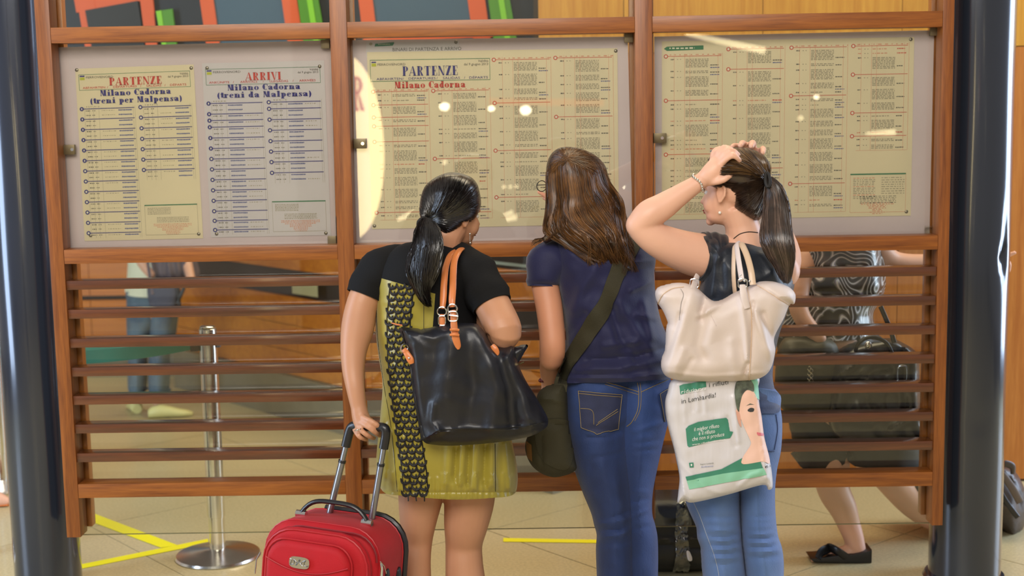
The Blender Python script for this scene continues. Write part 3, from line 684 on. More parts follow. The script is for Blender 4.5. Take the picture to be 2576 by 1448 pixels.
def hair_mat(name, c, c2, rough=.28, spec=.6):
    m = mat(name, c, rough, spec=spec, col2=c2, vscale=30, aniso=.6, coat=.2); m.node_tree.nodes['Principled BSDF'].inputs['Coat Roughness'].default_value = .3; return m
def strands(mb, paths, r, sides=3, n=12):
    for p in paths:
        q = p; k = len(q); mb.tube(q, [r*(.35 if i == 0 else .8 if i == 1 else 1 if i < k-3 else (k-i)/4.) for i in range(k)], sides, cap=False)
    return mb
def person(name, label, px, Y):
    p = PZ(px, 724+FPX*math.tan(math.atan2(EYE, Y)-PITCH), 0); t = thing(name, label, 'person', (P(px, 900, Y).x, Y, 0)); return t
def floor_y(px, Y):
    lo, hi = 800, 2600
    for _ in range(40):
        m = (lo+hi)/2
        if P(px, m, Y).z > 0: lo = m
        else: hi = m
    return lo
def shoe(parent, px, Y, m, yaw=0, length=.23, name='shoe'):
    b = MB(); x = P(px, floor_y(px, Y), Y).x; Mx = Matrix.Rotation(-R_(yaw), 3, 'Z'); c = Vector((x, Y, 0))
    rings = [(-.06, .026, .05), (-.04, .036, .065), (0, .038, .075), (.05, .038, .062), (.1, .043, .045), (.14, .036, .036), (.165, .015, .024)]
    vs = []; n = 14
    for y, wd, h in rings:
        for j in range(n):
            a = 2*math.pi*j/n; vs.append(c+Mx @ Vector((wd*math.cos(a), y*length/.23, max(.002, h*.5+h*.5*math.sin(a)))))
    k = len(rings); b.add(vs, [(i*n+j, i*n+(j+1) % n, (i+1)*n+(j+1) % n, (i+1)*n+j) for i in range(k-1) for j in range(n)]+[tuple(range(n))[::-1], tuple(range((k-1)*n, k*n))])
    o = b.build(name, m); adopt(o, parent); return o
def sleeve(pts, thick=.004, n=28, up=(0, 0, 1), wr=.0, seed=0, tt=.0):   # open cloth tube (px,py,Y,width)
    b = MB(); q = [P(a[0], a[1], a[2]) for a in interp(pts, 14)]; r = [a[3]/2*mpp(a[2]) for a in interp(pts, 14)]
    t = MB(); t.tube(q, r, n, cap=False, up=up); t2 = MB(); t2.tube(q, [x-thick for x in r], n, cap=False, up=up)
    vs = [Vector(v) for v in t.v]
    if wr:
        for i in range(14):
            for j in range(n):
                v = vs[i*n+j]; k = wr*math.sin(i*1.35+1.2*math.sin(j*.45+seed))*min(1, (13-i)/2)
                vs[i*n+j] = v+(v-q[i]).normalized()*k
    b.add(vs, t.f); b.add(t2.v, [f[::-1] for f in t2.f]); m = len(t.v)
    for e in (0, 13): b.f += [(e*n+j, e*n+(j+1) % n, m+e*n+(j+1) % n, m+e*n+j)[::(1 if e else -1)] for j in range(n)]
    return b
def fingers(mb, chains, Y=None):
    for ch in chains:
        q = interp([c[:4] for c in ch], 9); pts = [P(a[0], a[1], a[2]) for a in q]; r = [a[3]/2*mpp(a[2]) for a in q]
        mb.tube(pts, r, 10); mb.ell(pts[-1], (r[-1],)*3); mb.ell(pts[0], (r[0],)*3)
        for i in (4,): mb.ell(pts[i], (r[i]*1.06,)*3)
# ================================================================ WOMAN A : olive dress
A = person('person', 'person in a black and olive dress with black ponytail, standing leftmost at the boards', 1125, 3.95)
YA = 3.95
bo = MB()
hc = P(1137, 535, YA+.03); Mx = headparts(bo, hc, 52, -6, 4, .86)
bo.tube([hc+Vector((.0, -.01, -.03)), P(1120, 590, YA+.0), P(1105, 640, YA+.01)], [.05, .05, .062], 18)
bo.limb([(1010, 668, YA+.01, 90), (1100, 650, YA+.01, 105), (1168, 676, YA+.01, 84)])
bo.limb([(1075, 680, YA+.02, 150), (1080, 800, YA+.02, 150), (1090, 950, YA+.02, 160), (1120, 1080, YA+.02, 190), (1122, 1150, YA+.02, 190)])
bo.limb([(975, 672, YA, 84), (940, 706, YA, 84), (912, 762, YA-.02, 80), (900, 823, YA-.03, 84), (890, 880, YA-.05, 68), (889, 930, YA-.07, 57), (894, 975, YA-.09, 48), (902, 1022, YA-.1, 41)])
bo.limb([(1176, 678, YA-.02, 86), (1215, 725, YA-.05, 94), (1245, 780, YA-.09, 92), (1268, 832, YA-.13, 92), (1262, 846, YA-.12, 72)])
bo.limb([(1262, 842, YA-.11, 74), (1215, 805, YA+.02, 60), (1170, 770, YA+.15, 46), (1150, 750, YA+.2, 40)])
fl1 = floor_y(1048, YA); fl2 = floor_y(1172, YA)
bo.limb([(1085, 1130, YA+.02, 150), (1064, 1200, YA+.02, 124), (1057, 1260, YA+.02, 113), (1052, 1310, YA+.02, 96), (1049, 1360, YA+.03, 80), (1044, 1410, YA+.02, 82), (1043, 1480, YA+.01, 86), (1046, 1570, YA+.01, 62), (1048, fl1-45, YA+.01, 40), (1048, fl1-22, YA+.01, 42)])
bo.limb([(1170, 1130, YA+.02, 160), (1178, 1200, YA+.02, 145), (1180, 1260, YA+.02, 131), (1172, 1320, YA+.02, 114), (1167, 1370, YA+.03, 96), (1168, 1420, YA+.02, 98), (1172, 1490, YA+.01, 104), (1172, 1590, YA+.01, 68), (1172, fl2-45, YA+.01, 44), (1172, fl2-22, YA+.01, 44)])
# left hand (hers) over the trolley grip
bo.limb([(902, 1020, YA-.1, 40), (906, 1042, YA-.105, 44), (912, 1062, YA-.11, 48)])
fingers(bo, [[(910, 1048, YA-.125, 15), (936, 1060, YA-.152, 14), (956, 1075, YA-.145, 14), (963, 1086, YA-.11, 11)],
             [(904, 1060, YA-.125, 15), (927, 1074, YA-.152, 14), (946, 1089, YA-.145, 13), (955, 1096, YA-.105, 11)],
             [(898, 1071, YA-.12, 15), (914, 1087, YA-.148, 14), (931, 1098, YA-.138, 13), (941, 1102, YA-.105, 11)],
             [(892, 1079, YA-.115, 14), (902, 1096, YA-.138, 13), (914, 1103, YA-.130, 12), (923, 1106, YA-.105, 10)],
             [(908, 1040, YA-.09, 16), (930, 1056, YA-.065, 15), (950, 1068, YA-.065, 13)]])
fingers(bo, [[(1150, 750, YA+.2, 34), (1135, 738, YA+.24, 36), (1118, 728, YA+.28, 26)]]+[[(1130-4*k, 745-8*k, YA+.25, 15), (1112-4*k, 742-8*k, YA+.29, 14), (1105-4*k, 752-8*k, YA+.31, 12)] for k in range(4)])
bodyA = bo.build('body', SK['a'], remesh=.0034, smooth_it=4); adopt(bodyA, A)
face_bits(A, hc, Mx, .86)
for px in (1048, 1172): shoe(A, px, YA-.0, mat('black_pump', (25, 22, 22), .35), name='shoe')
M['olive'] = mat('olive_taffeta', (154, 140, 46), .36, sheen=.2, coat=.15, var=.12, vscale=5, bump=.25, bscale=14, stretch=(1, 1, .25))
M['blackc'] = mat('black_jersey', (11, 11, 13), .85, spec=.3, sheen=.0, bump=.2, bscale=220)
M['lace'] = mat('black_crochet', (24, 20, 18), .7)
dr_out = [(1052, 606), (1000, 618), (962, 650), (944, 690), (944, 760), (945, 840), (954, 905), (962, 965), (958, 1030), (950, 1110), (946, 1170), (952, 1215), (970, 1240), (1010, 1246), (1075, 1252), (1150, 1256), (1235, 1252), (1290, 1244), (1302, 1215), (1300, 1170), (1288, 1110), (1262, 1000), (1232, 900), (1205, 820), (1196, 760), (1205, 700), (1190, 650), (1150, 622), (1100, 603)]
folds = [([(980, 1236), (1294, 1238)], 3, -.004)]
rr = random.Random(5)
for k in range(26):
    x = 962+k*13.2+rr.uniform(-3, 3); folds.append(([(x, 1250), (x+rr.uniform(-4, 4), 1210-rr.uniform(0, 25))], 4.5, .005))
for x, y, x2, y2, w_, d_ in [(1130, 1120, 1125, 1215, 12, .012), (1165, 1120, 1160, 1215, 8, .010), (1200, 1115, 1192, 1225, 10, .012), (1240, 1110, 1236, 1220, 9, .012), (1272, 1115, 1280, 1225, 9, .012), (985, 1080, 1000, 1230, 12, .012), (965, 1060, 968, 1200, 8, .01), (1012, 1100, 1020, 1230, 9, .008), (1220, 1120, 1216, 1215, 6, -.008), (1180, 1120, 1176, 1215, 6, -.008), (1147, 1130, 1142, 1210, 6, -.008)]:
    folds.append(([(x, y), (x2, y2)], w_, d_))
for k in range(7): folds.append(([(965, 760+k*40), (1000, 768+k*40+rr.uniform(-8, 8))], 6, .003))
dr = pillow(dr_out, YA, .118, 118, 4, folds, rough=.004, rs=60, hem=lambda x, y: y > 1236)
dress = dr.build('dress', [M['olive'], M['blackc']])
def two_tone(o, lines, test):
    bm = bmesh.new(); bm.from_mesh(o.data)
    for (a, b, Y) in lines:
        p, q = P(*a, Y), P(*b, Y); n = (q-EYEP).cross(p-EYEP).normalized()
        bmesh.ops.bisect_plane(bm, geom=bm.verts[:]+bm.edges[:]+bm.faces[:], plane_co=p, plane_no=n)
    for f in bm.faces:
        c = f.calc_center_median(); x, y = px_of((c.x, c.y, c.z)); f.material_index = test(x, y, c)
    bm.to_mesh(o.data); bm.free(); o.data.update()
two_tone(dress, [((940, 694), (1100, 740), YA-.1), ((1098, 700), (1088, 830), YA-.1), ((1088, 830), (1100, 960), YA-.1)],
         lambda x, y, c: 1 if (y < 694+(x-940)*46/160 or (x > 1098-(y-700)*10/130 and y < 830) or (830 <= y < 960 and x > 1088+(y-830)*12/130)) else 0)
adopt(dress, A)
b = sleeve([(1020, 664, YA+.02, 96), (984, 668, YA+.01, 106), (955, 684, YA, 112), (934, 712, YA, 106), (919, 746, YA-.01, 99)], wr=.002); adopt(b.build('sleeve', M['blackc']), A)
b = sleeve([(1130, 668, YA+.01, 118), (1175, 682, YA-.02, 126), (1212, 718, YA-.05, 116), (1238, 768, YA-.08, 104)], wr=.005, seed=2); adopt(b.build('sleeve', M['blackc']), A)
BD = bvh(dress)
lace = MB(); nrow = 35
def lace_c(t):                                   # centre line and half width of the crochet strip
    y = 712+t*540; x = np.interp(y, [712, 800, 900, 1000, 1100, 1180, 1252], [1012, 1003, 1004, 1015, 1030, 1042, 1048]); w_ = np.interp(y, [712, 900, 1252], [30, 28, 31]); return x, y, w_
for r in range(nrow):
    t = r/(nrow-1)*.965; cx, cy, hw = lace_c(t)
    for c in (-1, 0, 1):
        x0 = cx+c*hw*.68+(hw*.1 if r % 2 else -hw*.1); q = []
        for a in np.linspace(0, math.pi, 8): q.append(stick(BD, x0-hw*.35*math.cos(a), cy+13*math.sin(a)**.8, .002))
        lace.tube(q, [.0024, .0032, .004, .0045, .0045, .004, .0032, .0024], 5); lace.tube([stick(BD, x0, cy+12, .002), stick(BD, x0+rr.uniform(-1, 1), cy+4, .0025)], [.004, .0012], 5)
for s_ in (-1, 1): lace.tube([stick(BD, lace_c(t)[0]+s_*lace_c(t)[2], lace_c(t)[1], .0015) for t in np.linspace(0, .97, 40)], .0018, 4)
for c in (-1, 0, 1): x, y, h = lace_c(.99); lace.tube([stick(BD, x+c*h*.65, 1246, .003), P(x+c*h*.65, 1260, YA-.12)], .002, 5)
o = lace.build('crochet_trim', M['lace']); adopt(o, A)
sm = seam(BD, [(947, 700), (950, 840), (965, 960), (985, 1080), (1000, 1235)], .0007); seam(BD, [(1066, 738), (1066, 826)], .0008, mb=sm); seam(BD, [(1245, 1115), (1246, 1235)], .0008, mb=sm); adopt(sm.build('seam', M['lace']), A)
# ---- hair
HA = hair_mat('black_hair', (14, 11, 11), (26, 20, 19), .26, .7)
cap_out = [(1055, 522), (1060, 490), (1071, 466), (1092, 448), (1118, 436), (1137, 433), (1160, 436), (1186, 446), (1201, 464), (1208, 490), (1210, 514), (1204, 534), (1192, 552), (1172, 564), (1154, 582), (1134, 598), (1112, 602), (1090, 582), (1066, 556), (1057, 545)]
cap = pillow(cap_out, YA+.02, .098, 66, 5, mb=MB(), back=.05).build('hair', HA); adopt(cap, A)
BC = bvh(cap); st = MB(); rr = random.Random(11); paths = []
knot = (1078, 556)
bdp = dens(cap_out, 2.)
for k in range(1100):
    if k < 800: sx, sy = bdp[rr.randrange(len(bdp))]; f_ = rr.uniform(.90, .985); sx, sy = 1130+(sx-1130)*f_, 515+(sy-515)*f_
    else:
        a = rr.uniform(0, 6.28); q_ = rr.uniform(.2, .9); sx, sy = 1130+70*q_*math.cos(a), 510+66*q_*math.sin(a)
    kx, ky = knot[0]+rr.uniform(-7, 7), knot[1]+rr.uniform(-6, 6); mx_, my_ = (sx+kx)/2, (sy+ky)/2
    dx, dy = kx-sx, ky-sy; bend = .16 if sy < 520 else -.10
    mx_ += dy*bend; my_ -= dx*bend*.9; off = rr.uniform(.0004, .003); ln = math.hypot(dx, dy)
    if ln < 22: continue
    n = 9; pts = []
    for i in range(n):
        t = i/(n-1)*rr.uniform(.97, 1); x = (1-t)**2*sx+2*t*(1-t)*mx_+t*t*kx; y = (1-t)**2*sy+2*t*(1-t)*my_+t*t*ky
        pts.append(stick(BC, x, y, off, YA+.02))
    if max((pts[i]-pts[i+1]).length for i in range(n-1)) < .05: paths.append(pts)
strands(st, paths, .00075); o = st.build('hair_strands', HA); adopt(o, cap); tag(o, kind='stuff')
pt_out = [(1062, 552), (1048, 574), (1044, 600), (1034, 632), (1025, 662), (1024, 685), (1034, 712), (1046, 732), (1056, 752), (1070, 764), (1086, 770), (1078, 748), (1080, 722), (1094, 700), (1104, 672), (1110, 640), (1110, 606), (1104, 578), (1092, 560), (1078, 552)]
ptl = pillow(pt_out, YA-.135, .03, 34, 5, mb=MB(), back=.03, Yf=lambda x, y: YA-.10-.05*min(1, max(0, (y-560)/60))).build('ponytail', HA); adopt(ptl, A)
BT = bvh(ptl); paths = []
Lr = interp([(1064, 553), (1046, 580), (1038, 622), (1025, 662), (1026, 692), (1046, 732), (1066, 762), (1084, 770)], 24); Rr = interp([(1080, 553), (1102, 575), (1110, 606), (1110, 640), (1103, 675), (1084, 715), (1078, 745), (1087, 771)], 24)
for k in range(560):
    u = rr.random(); s0 = rr.uniform(0, .25) if k > 300 else 0; s1 = rr.uniform(.75, 1.0); ph = rr.uniform(0, 6); am = rr.uniform(0, 3.5); off = rr.uniform(.0005, .007); pts = []
    for i in range(12):
        t = (s0+(s1-s0)*i/11)*23; j = min(int(t), 22); w_ = t-j; l = [Lr[j][a]*(1-w_)+Lr[j+1][a]*w_ for a in (0, 1)]; r = [Rr[j][a]*(1-w_)+Rr[j+1][a]*w_ for a in (0, 1)]
        uu = min(1, max(0, u+.05*math.sin(i*.7+ph))); pts.append(stick(BT, l[0]+(r[0]-l[0])*uu+am*math.sin(i*.5+ph)*.4, l[1]+(r[1]-l[1])*uu, off, YA-.15))
    paths.append(pts)
st = MB(); strands(st, paths, .00085); o = st.build('hair_strands', HA); adopt(o, ptl); tag(o, kind='stuff')
b = MB(); c = stick(BC, 1077, 556, .012); b.tube([c+Vector((.02*math.cos(a), -.01+.006*math.sin(a*2), .018*math.sin(a))) for a in np.linspace(0, 6.28, 14, False)], .005, 8, closed=True); adopt(b.build('hair_tie', M['lace']), A)
b = MB(); p = P(1182, 588, YA-.02); b.tube([p+Vector((0, 0, -.012*i)) for i in range(3)], .0008, 6); b.ell(p, (.003, .003, .003)); b.ell(p+Vector((0, 0, -.026)), (.0032,)*3); adopt(b.build('earring', MP['silver']), A)
p = P(900, 1080, YA-.145); b = MB(); b.tube([p+Vector((.009*math.cos(a), .008*math.sin(a), .003*math.cos(a))) for a in np.linspace(0, 6.28, 16, False)], .0013, 6, closed=True); b.ell(p+Vector((0, -.009, .001)), (.003, .002, .003)); adopt(b.build('ring', MP['silver']), A)
# ================================================================ black tote on woman A's shoulder
M['blackl'] = mat('black_leather', (18, 20, 30), .42, spec=.5, coat=.1, bump=.3, bscale=40, var=.15, vscale=10)
M['tan'] = mat('tan_leather', (206, 120, 62), .4, coat=.15, var=.12, vscale=20, bump=.1, bscale=120)
TY = 3.79
tote = thing('tote_bag', 'large black leather tote with tan straps hanging from the shoulder of the olive dress', 'handbag', P(1200, 1115, TY))
to_out = [(1008, 823), (1060, 828), (1110, 817), (1160, 812), (1200, 816), (1222, 840), (1240, 868), (1270, 874), (1292, 872), (1302, 910), (1322, 955), (1350, 1000), (1374, 1042), (1379, 1062), (1370, 1078), (1330, 1098), (1250, 1112), (1150, 1120), (1090, 1118), (1064, 1108), (1054, 1070), (1042, 1010), (1034, 950), (1028, 890), (1014, 850)]
tf = [([(1062, 1106), (1105, 1086), (1160, 1080), (1300, 1078), (1377, 1060)], 5, .009), ([(1100, 830), (1085, 950), (1070, 1080)], 22, -.008), ([(1140, 850), (1120, 1000)], 25, .012), ([(1215, 850), (1250, 980), (1240, 1070)], 22, .014), ([(1180, 850), (1190, 980), (1175, 1060)], 18, -.008),
      ([(1280, 900), (1320, 1000), (1330, 1060)], 16, .013), ([(1255, 890), (1285, 1000), (1290, 1070)], 14, -.012), ([(1050, 835), (1090, 850), (1130, 832)], 10, .010), ([(1040, 870), (1052, 960), (1068, 1085)], 8, .006), ([(1105, 1085), (1085, 1060), (1090, 1020)], 10, .012)]
tb = pillow(to_out, TY, .062, 60, 6, tf, rough=.006, rs=45, back=.05).build('body', M['blackl']); adopt(tb, tote)
BTt = bvh(tb)
pm_ = mat('black_piping', (14, 14, 16), .4); s_ = seam(BTt, [(1064, 1106), (1085, 1094), (1110, 1082), (1180, 1078), (1280, 1076), (1376, 1060)], .0018, .001, 40); adopt(s_.build('piping', pm_), tote); s_ = seam(BTt, [(1012, 832), (1030, 900), (1042, 980), (1058, 1060), (1068, 1100)], .0015, .001, 30); adopt(s_.build('piping', pm_), tote)
fo = pillow([(1228, 866), (1268, 878), (1326, 866), (1318, 888), (1304, 912), (1296, 918), (1262, 905), (1240, 890)], TY+.03, .03, 18, 5, back=.03).build('side_fold', M['blackl']); adopt(fo, tote)
def strap(pts, name, m, parent, th=.0035, up=(0, 1, 0), n=26, round_=False, wf=None):
    q = interp(pts, n); c = [P(a[0], a[1], a[2]) for a in q]; w_ = [a[3]/2*mpp(a[2]) for a in q]; b = MB()
    b.tube(c, w_, 12, rz=[th]*n, up=up); o = b.build(name, m); adopt(o, parent); return o
st1 = strap([(1168, 640, 3.98, 18), (1163, 627, 3.93, 18), (1154, 632, 3.87, 18), (1143, 655, 3.83, 18), (1140, 690, 3.80, 18), (1139, 725, 3.77, 18), (1137, 755, 3.75, 18), (1138, 772, 3.745, 14)], 'strap', M['tan'], tote, .006)
st2 = strap([(1152, 640, 3.99, 18), (1147, 628, 3.94, 18), (1133, 640, 3.88, 18), (1122, 668, 3.85, 18), (1117, 710, 3.82, 18), (1115, 750, 3.80, 18), (1113, 776, 3.79, 14)], 'strap', M['tan'], tote, .006)
tab1 = strap([(1139, 780, 3.735, 13), (1141, 800, 3.728, 16), (1143, 830, 3.722, 18), (1147, 852, 3.72, 19), (1152, 870, 3.72, 15), (1153, 878, 3.72, 6)], 'tab', M['tan'], tote, .003)
tab2 = strap([(1112, 790, 3.785, 12), (1112, 805, 3.782, 16), (1114, 822, 3.78, 17)], 'tab', M['tan'], tote, .003)
for y in (829, 842): strap([(1132, y, 3.714, 6), (1143, y-1, 3.712, 8), (1155, y+1, 3.714, 6)], 'belt_loop', M['tan'], tote, .003)
def ring(c, r, t, parent, yaw=0, name='ring', m=None, sq=0, n=20, rx=1.):
    b = MB(); Mx_ = Matrix.Rotation(R_(yaw), 3, 'Z'); pts = []
    for a in np.linspace(0, 2*math.pi, n, False):
        x, z = math.cos(a), math.sin(a)
        if sq: k = 1/max(abs(x), abs(z))**.7; x *= k; z *= k
        pts.append(Vector(c)+Mx_ @ Vector((x*r*rx, 0, z*r)))
    b.tube(pts, t, 8, closed=True, up=(0, 1, 0)); o = b.build(name, m or M['chrome']); adopt(o, parent); return o
ring(P(1138, 776, 3.74), .0125, .0022, tote); ring(P(1112, 783, 3.785), .0125, .0022, tote)
ring(P(1139, 795, 3.722), .0135, .0018, tote, sq=1, name='buckle', rx=.95); ring(P(1112, 806, 3.775), .0135, .0018, tote, sq=1, name='buckle', rx=.7)
b = MB(); b.cyl(P(1130, 792, 3.716), P(1152, 795, 3.716), .0018, 8); adopt(b.build('buckle_bar', M['chrome']), tote)
stab = strap([(1016, 878, 3.765, 14), (1024, 890, 3.755, 16), (1032, 904, 3.75, 18), (1036, 914, 3.75, 12)], 'side_tab', M['tan'], tote, .003)
ring(P(1017, 876, 3.762), .012, .002, tote, 40); b = MB(); b.ell(P(1029, 900, 3.744), (.003, .002, .003)); adopt(b.build('rivet', M['chrome']), tote)
strap([(1238, 868, 3.755, 12), (1245, 878, 3.75, 17), (1250, 888, 3.75, 14), (1252, 893, 3.75, 6)], 'side_tab', M['tan'], tote, .003)
strap([(985, 812, 3.80, 3), (1000, 816, 3.79, 4), (1012, 818, 3.785, 3)], 'zip_pull', M['tan'], tote, .001)
b = MB(); b.cyl(P(1305, 916, 3.79), P(1318, 910, 3.785), .0022, 8); adopt(b.build('zip_end', M['gold'] if 'gold' in M else MP['gold']), tote)
# ================================================================ red suitcase
M['red'] = mat('red_polyester', (176, 12, 26), .65, spec=.3, sheen=.08, var=.10, vscale=14, bump=.25, bscale=500)
M['redp'] = mat('red_piping', (172, 18, 30), .4); M['blackp'] = mat('black_plastic', (26, 26, 30), .35, coat=.2); M['tubeg'] = mat('grey_anodised_tube', (150, 150, 156), .28, .9)
SC = thing('suitcase', 'red soft-sided trolley suitcase with extended grey handle beside the bare legs', 'suitcase', (0, 0, 0))
Ws, Ds, Hs = .345, .21, .56
Ms = Matrix.Translation(Vector((0, 0, 0)))
SYAW, SLEAN, STILT = 17, 3.5, -5
RS = (Matrix.Rotation(R_(SLEAN), 3, 'Y') @ Matrix.Rotation(R_(-SYAW), 3, 'Z') @ Matrix.Rotation(R_(STILT), 3, 'X'))
SO = P(954, 1340, 3.62)-RS @ Vector((Ws/2, -Ds/2, Hs))      # local origin: centre of the base
def SP(x, y, z): return SO+RS @ Vector((x, y, z))
SC.location = SP(0, 0, 0)
def rbox(x0, x1, y0, y1, z0, z1, r, nr=5, ry=.02):           # rounded box, generous corners in the front plane
    def prof(ins):
        out = []; R2 = max(r-ins, .004)
        for cx, cz, a0 in ((x1-ins-R2, z1-ins-R2, 0), (x0+ins+R2, z1-ins-R2, 90), (x0+ins+R2, z0+ins+R2, 180), (x1-ins-R2, z0+ins+R2, 270)):
            for k in range(nr+1): a = R_(a0+90*k/nr); out.append((cx+R2*math.cos(a), cz+R2*math.sin(a)))
        return out
    b = MB(); n = 4*(nr+1); vs = []; L_ = []
    for k in range(5): a = R_(90*k/4); L_.append((ry*(1-math.sin(a)), y0+ry*(1-math.cos(a))))
    L_ += [(i_, y0+y1-y) for i_, y in L_[::-1]]
    for ins, y in L_: vs += [SP(x, y, z) for x, z in prof(ins)]
    k = len(L_); b.add(vs, [(i*n+j, i*n+(j+1) % n, (i+1)*n+(j+1) % n, (i+1)*n+j) for i in range(k-1) for j in range(n)]+[tuple(range(n))[::-1], tuple(range((k-1)*n, k*n))]); return b
def outline_tube(x0, x1, z0, z1, r, y, t, a_from=0, a_to=4, nr=6, open_bottom=False):
    out = []
    for i, (cx, cz, a0) in enumerate(((x1-r, z1-r, 0), (x0+r, z1-r, 90), (x0+r, z0+r, 180), (x1-r, z0+r, 270))):
        if open_bottom and i > 1: continue
        for k in range(nr+1): a = R_(a0+90*k/nr); out.append(SP(cx+r*math.cos(a), y, cz+r*math.sin(a)))
    if open_bottom: out = [SP(x1, y, z0)]+out+[SP(x0, y, z0)]
    return out
hw, hd = Ws/2, Ds/2
adopt(rbox(-hw, hw, -hd, hd, .0, Hs, .09, ry=.03).build('shell', M['red']), SC)
adopt(rbox(-hw+.012, hw-.012, -hd-.026, -hd+.01, .012, Hs-.012, .095, ry=.02).build('front_panel', M['red']), SC)
adopt(rbox(-hw+.035, hw-.06, -hd-.048, -hd-.01, .33, Hs-.045, .06, ry=.018).build('upper_pocket', M['red']), SC)
adopt(rbox(-hw+.03, hw-.05, -hd-.052, -hd-.01, .03, .315, .045, ry=.018).build('lower_pocket', M['red']), SC)
b = MB()
for args in ((-hw+.001, hw-.001, .001, Hs-.001, .09, -hd+.022, .003), (-hw+.001, hw-.001, .001, Hs-.001, .09, hd-.022, .003), (-hw+.018, hw-.018, .018, Hs-.018, .09, -hd-.022, .003), (-hw+.033, hw-.058, .33, Hs-.043, .056, -hd-.034, .0028)):
    b.tube(outline_tube(*args[:6], args[6]), args[6], 7, closed=True)
b.tube([SP(x, -hd-.0505+.0*abs(x), .485-.05*math.cos((x+.0125)*9.5)) for x in np.linspace(-.135, .11, 18)], .0018, 6)
b.tube([SP(x, -hd-.053, .322) for x in np.linspace(-.15, .13, 8)], .0025, 6)
adopt(b.build('piping', M['redp']), SC)
b = MB(); b.tube(outline_tube(-hw+.05, hw-.0, .05, Hs-.01, .07, -hd-.005, .004, open_bottom=True)[1:-1], .0028, 6); adopt(b.build('zip_track', mat('dark_red_zip', (120, 14, 24), .5)), SC)
b = MB(); pts = [SP(-.0+.045*math.cos(a)*.62, -hd-.0515, .462+.024*math.sin(a)) for a in np.linspace(0, 6.28, 20, False)]
b.prism([SP(-.022-.03+(.03+.0)*(1+math.copysign(abs(math.cos(a))**.6, math.cos(a)))-.01, -hd-.049, .462+.016*math.copysign(abs(math.sin(a))**.6, math.sin(a))) for a in np.linspace(0, 6.28, 20, False)], RS @ Vector((0, -.005, 0))); bd_ = b.build('badge', M['chrome']); adopt(bd_, SC)
b = MB()
b.tube([SP(-.06+.052*t+.004*math.sin(t*40), -hd-.0545, .462+.008*math.cos(t*23)) for t in np.linspace(0, 1, 40)], .0011, 5)
adopt(b.build('badge_relief', mat('engraved_metal', (120, 120, 122), .3, 1.)), bd_)
# carry handle, trolley tubes, grip
b = MB(); b.tube([SP(x, -.02, Hs+.006+.040*(1-(x/.10)**4)) for x in np.linspace(-.10, .10, 20)], [.0085]*20, 10, rz=.0065); ch_ = b.build('carry_handle', M['blackp']); adopt(ch_, SC)
for sx in (-.1, .1): b = MB(); b.tube([SP(sx-.015, -.02, Hs+.002), SP(sx+.015, -.02, Hs+.002)], .010, 10); adopt(b.build('handle_mount', M['chrome']), SC)
gl, gr = P(880, 1080, 3.845), P(972, 1084, 3.80)
bl, br = SP(-.045, .05, Hs), SP(.085, .05, Hs)
for a, c in ((bl, gl), (br, gr)):
    m1 = a.lerp(c, .62); d_ = (c-a).normalized()
    b = MB(); b.tube([a-d_*.03, m1], .0135, 14, rz=.0095); o = b.build('trolley_tube', M['tubeg']); adopt(o, SC)
    b = MB(); b.tube([m1, c-d_*.02], .0112, 14, rz=.008); adopt(b.build('inner_tube', M['tubeg']), SC)
    b = MB(); b.tube([m1-d_*.004, m1+d_*.003], .0148, 14, rz=.011); adopt(b.build('tube_collar', M['blackp']), SC)
b = MB(); b.tube(interp([tuple(gl-(gl-bl).normalized()*.05), tuple(gl-(gl-bl).normalized()*.012), tuple(gl+Vector((.006, 0, .008))), tuple(gl.lerp(gr, .25)+Vector((0, 0, .011))), tuple(gl.lerp(gr, .75)+Vector((0, 0, .011))), tuple(gr+Vector((-.004, 0, .008))), tuple(gr-(gr-br).normalized()*.012), tuple(gr-(gr-br).normalized()*.05)], 30), .0135, 12); adopt(b.build('grip', M['blackp']), SC)
# side face: zip pull, oval foot, wheels, black corner guard
b = MB(); b.ell(SP(hw+.002, -.03, Hs-.14), (.006, .014, .028), RS); b.ell(SP(hw+.002, .055, Hs-.16), (.008, .016, .034), RS); b.ell(SP(hw+.001, .018, Hs-.15), (.004, .005, .006), RS); adopt(b.build('side_stud', M['blackp']), SC)
b = MB(); b.tube([SP(hw+.004, -hd+.018, Hs-.085), SP(hw+.008, -hd+.018, Hs-.1), SP(hw+.007, -hd+.022, Hs-.15)], [.004, .0035, .005], 8, rz=.002); b.tube([SP(hw+.005, -hd+.01, Hs-.08), SP(hw+.008, -hd+.03, Hs-.095), SP(hw+.008, -hd+.05, Hs-.12)], .0018, 6); adopt(b.build('zip_pull', M['chrome']), SC)
b = MB(); b.tube([SP(-hw-.004, -hd+.0, Hs-.10), SP(-hw-.012, -hd-.005, Hs-.12), SP(-hw-.014, -hd-.005, Hs-.16)], [.003, .003, .004], 8, rz=.002); adopt(b.build('zip_pull', M['chrome']), SC)
b = MB(); b.tube(outline_tube(-hw+.006, hw+.003, .05, Hs+.002, .09, hd-.014, .012, open_bottom=True)[:9], .010, 8); adopt(b.build('rear_guard', M['blackp']), SC)
for sx in (-hw+.04, hw-.04):
    b = MB(); c = SP(sx, hd-.03, -.0); zz = c.z
    ax = RS @ Vector((1, 0, 0)); b.tube([c-ax*.012, c+ax*.012], .028, 18); adopt(b.build('wheel', M['blackp']), SC)
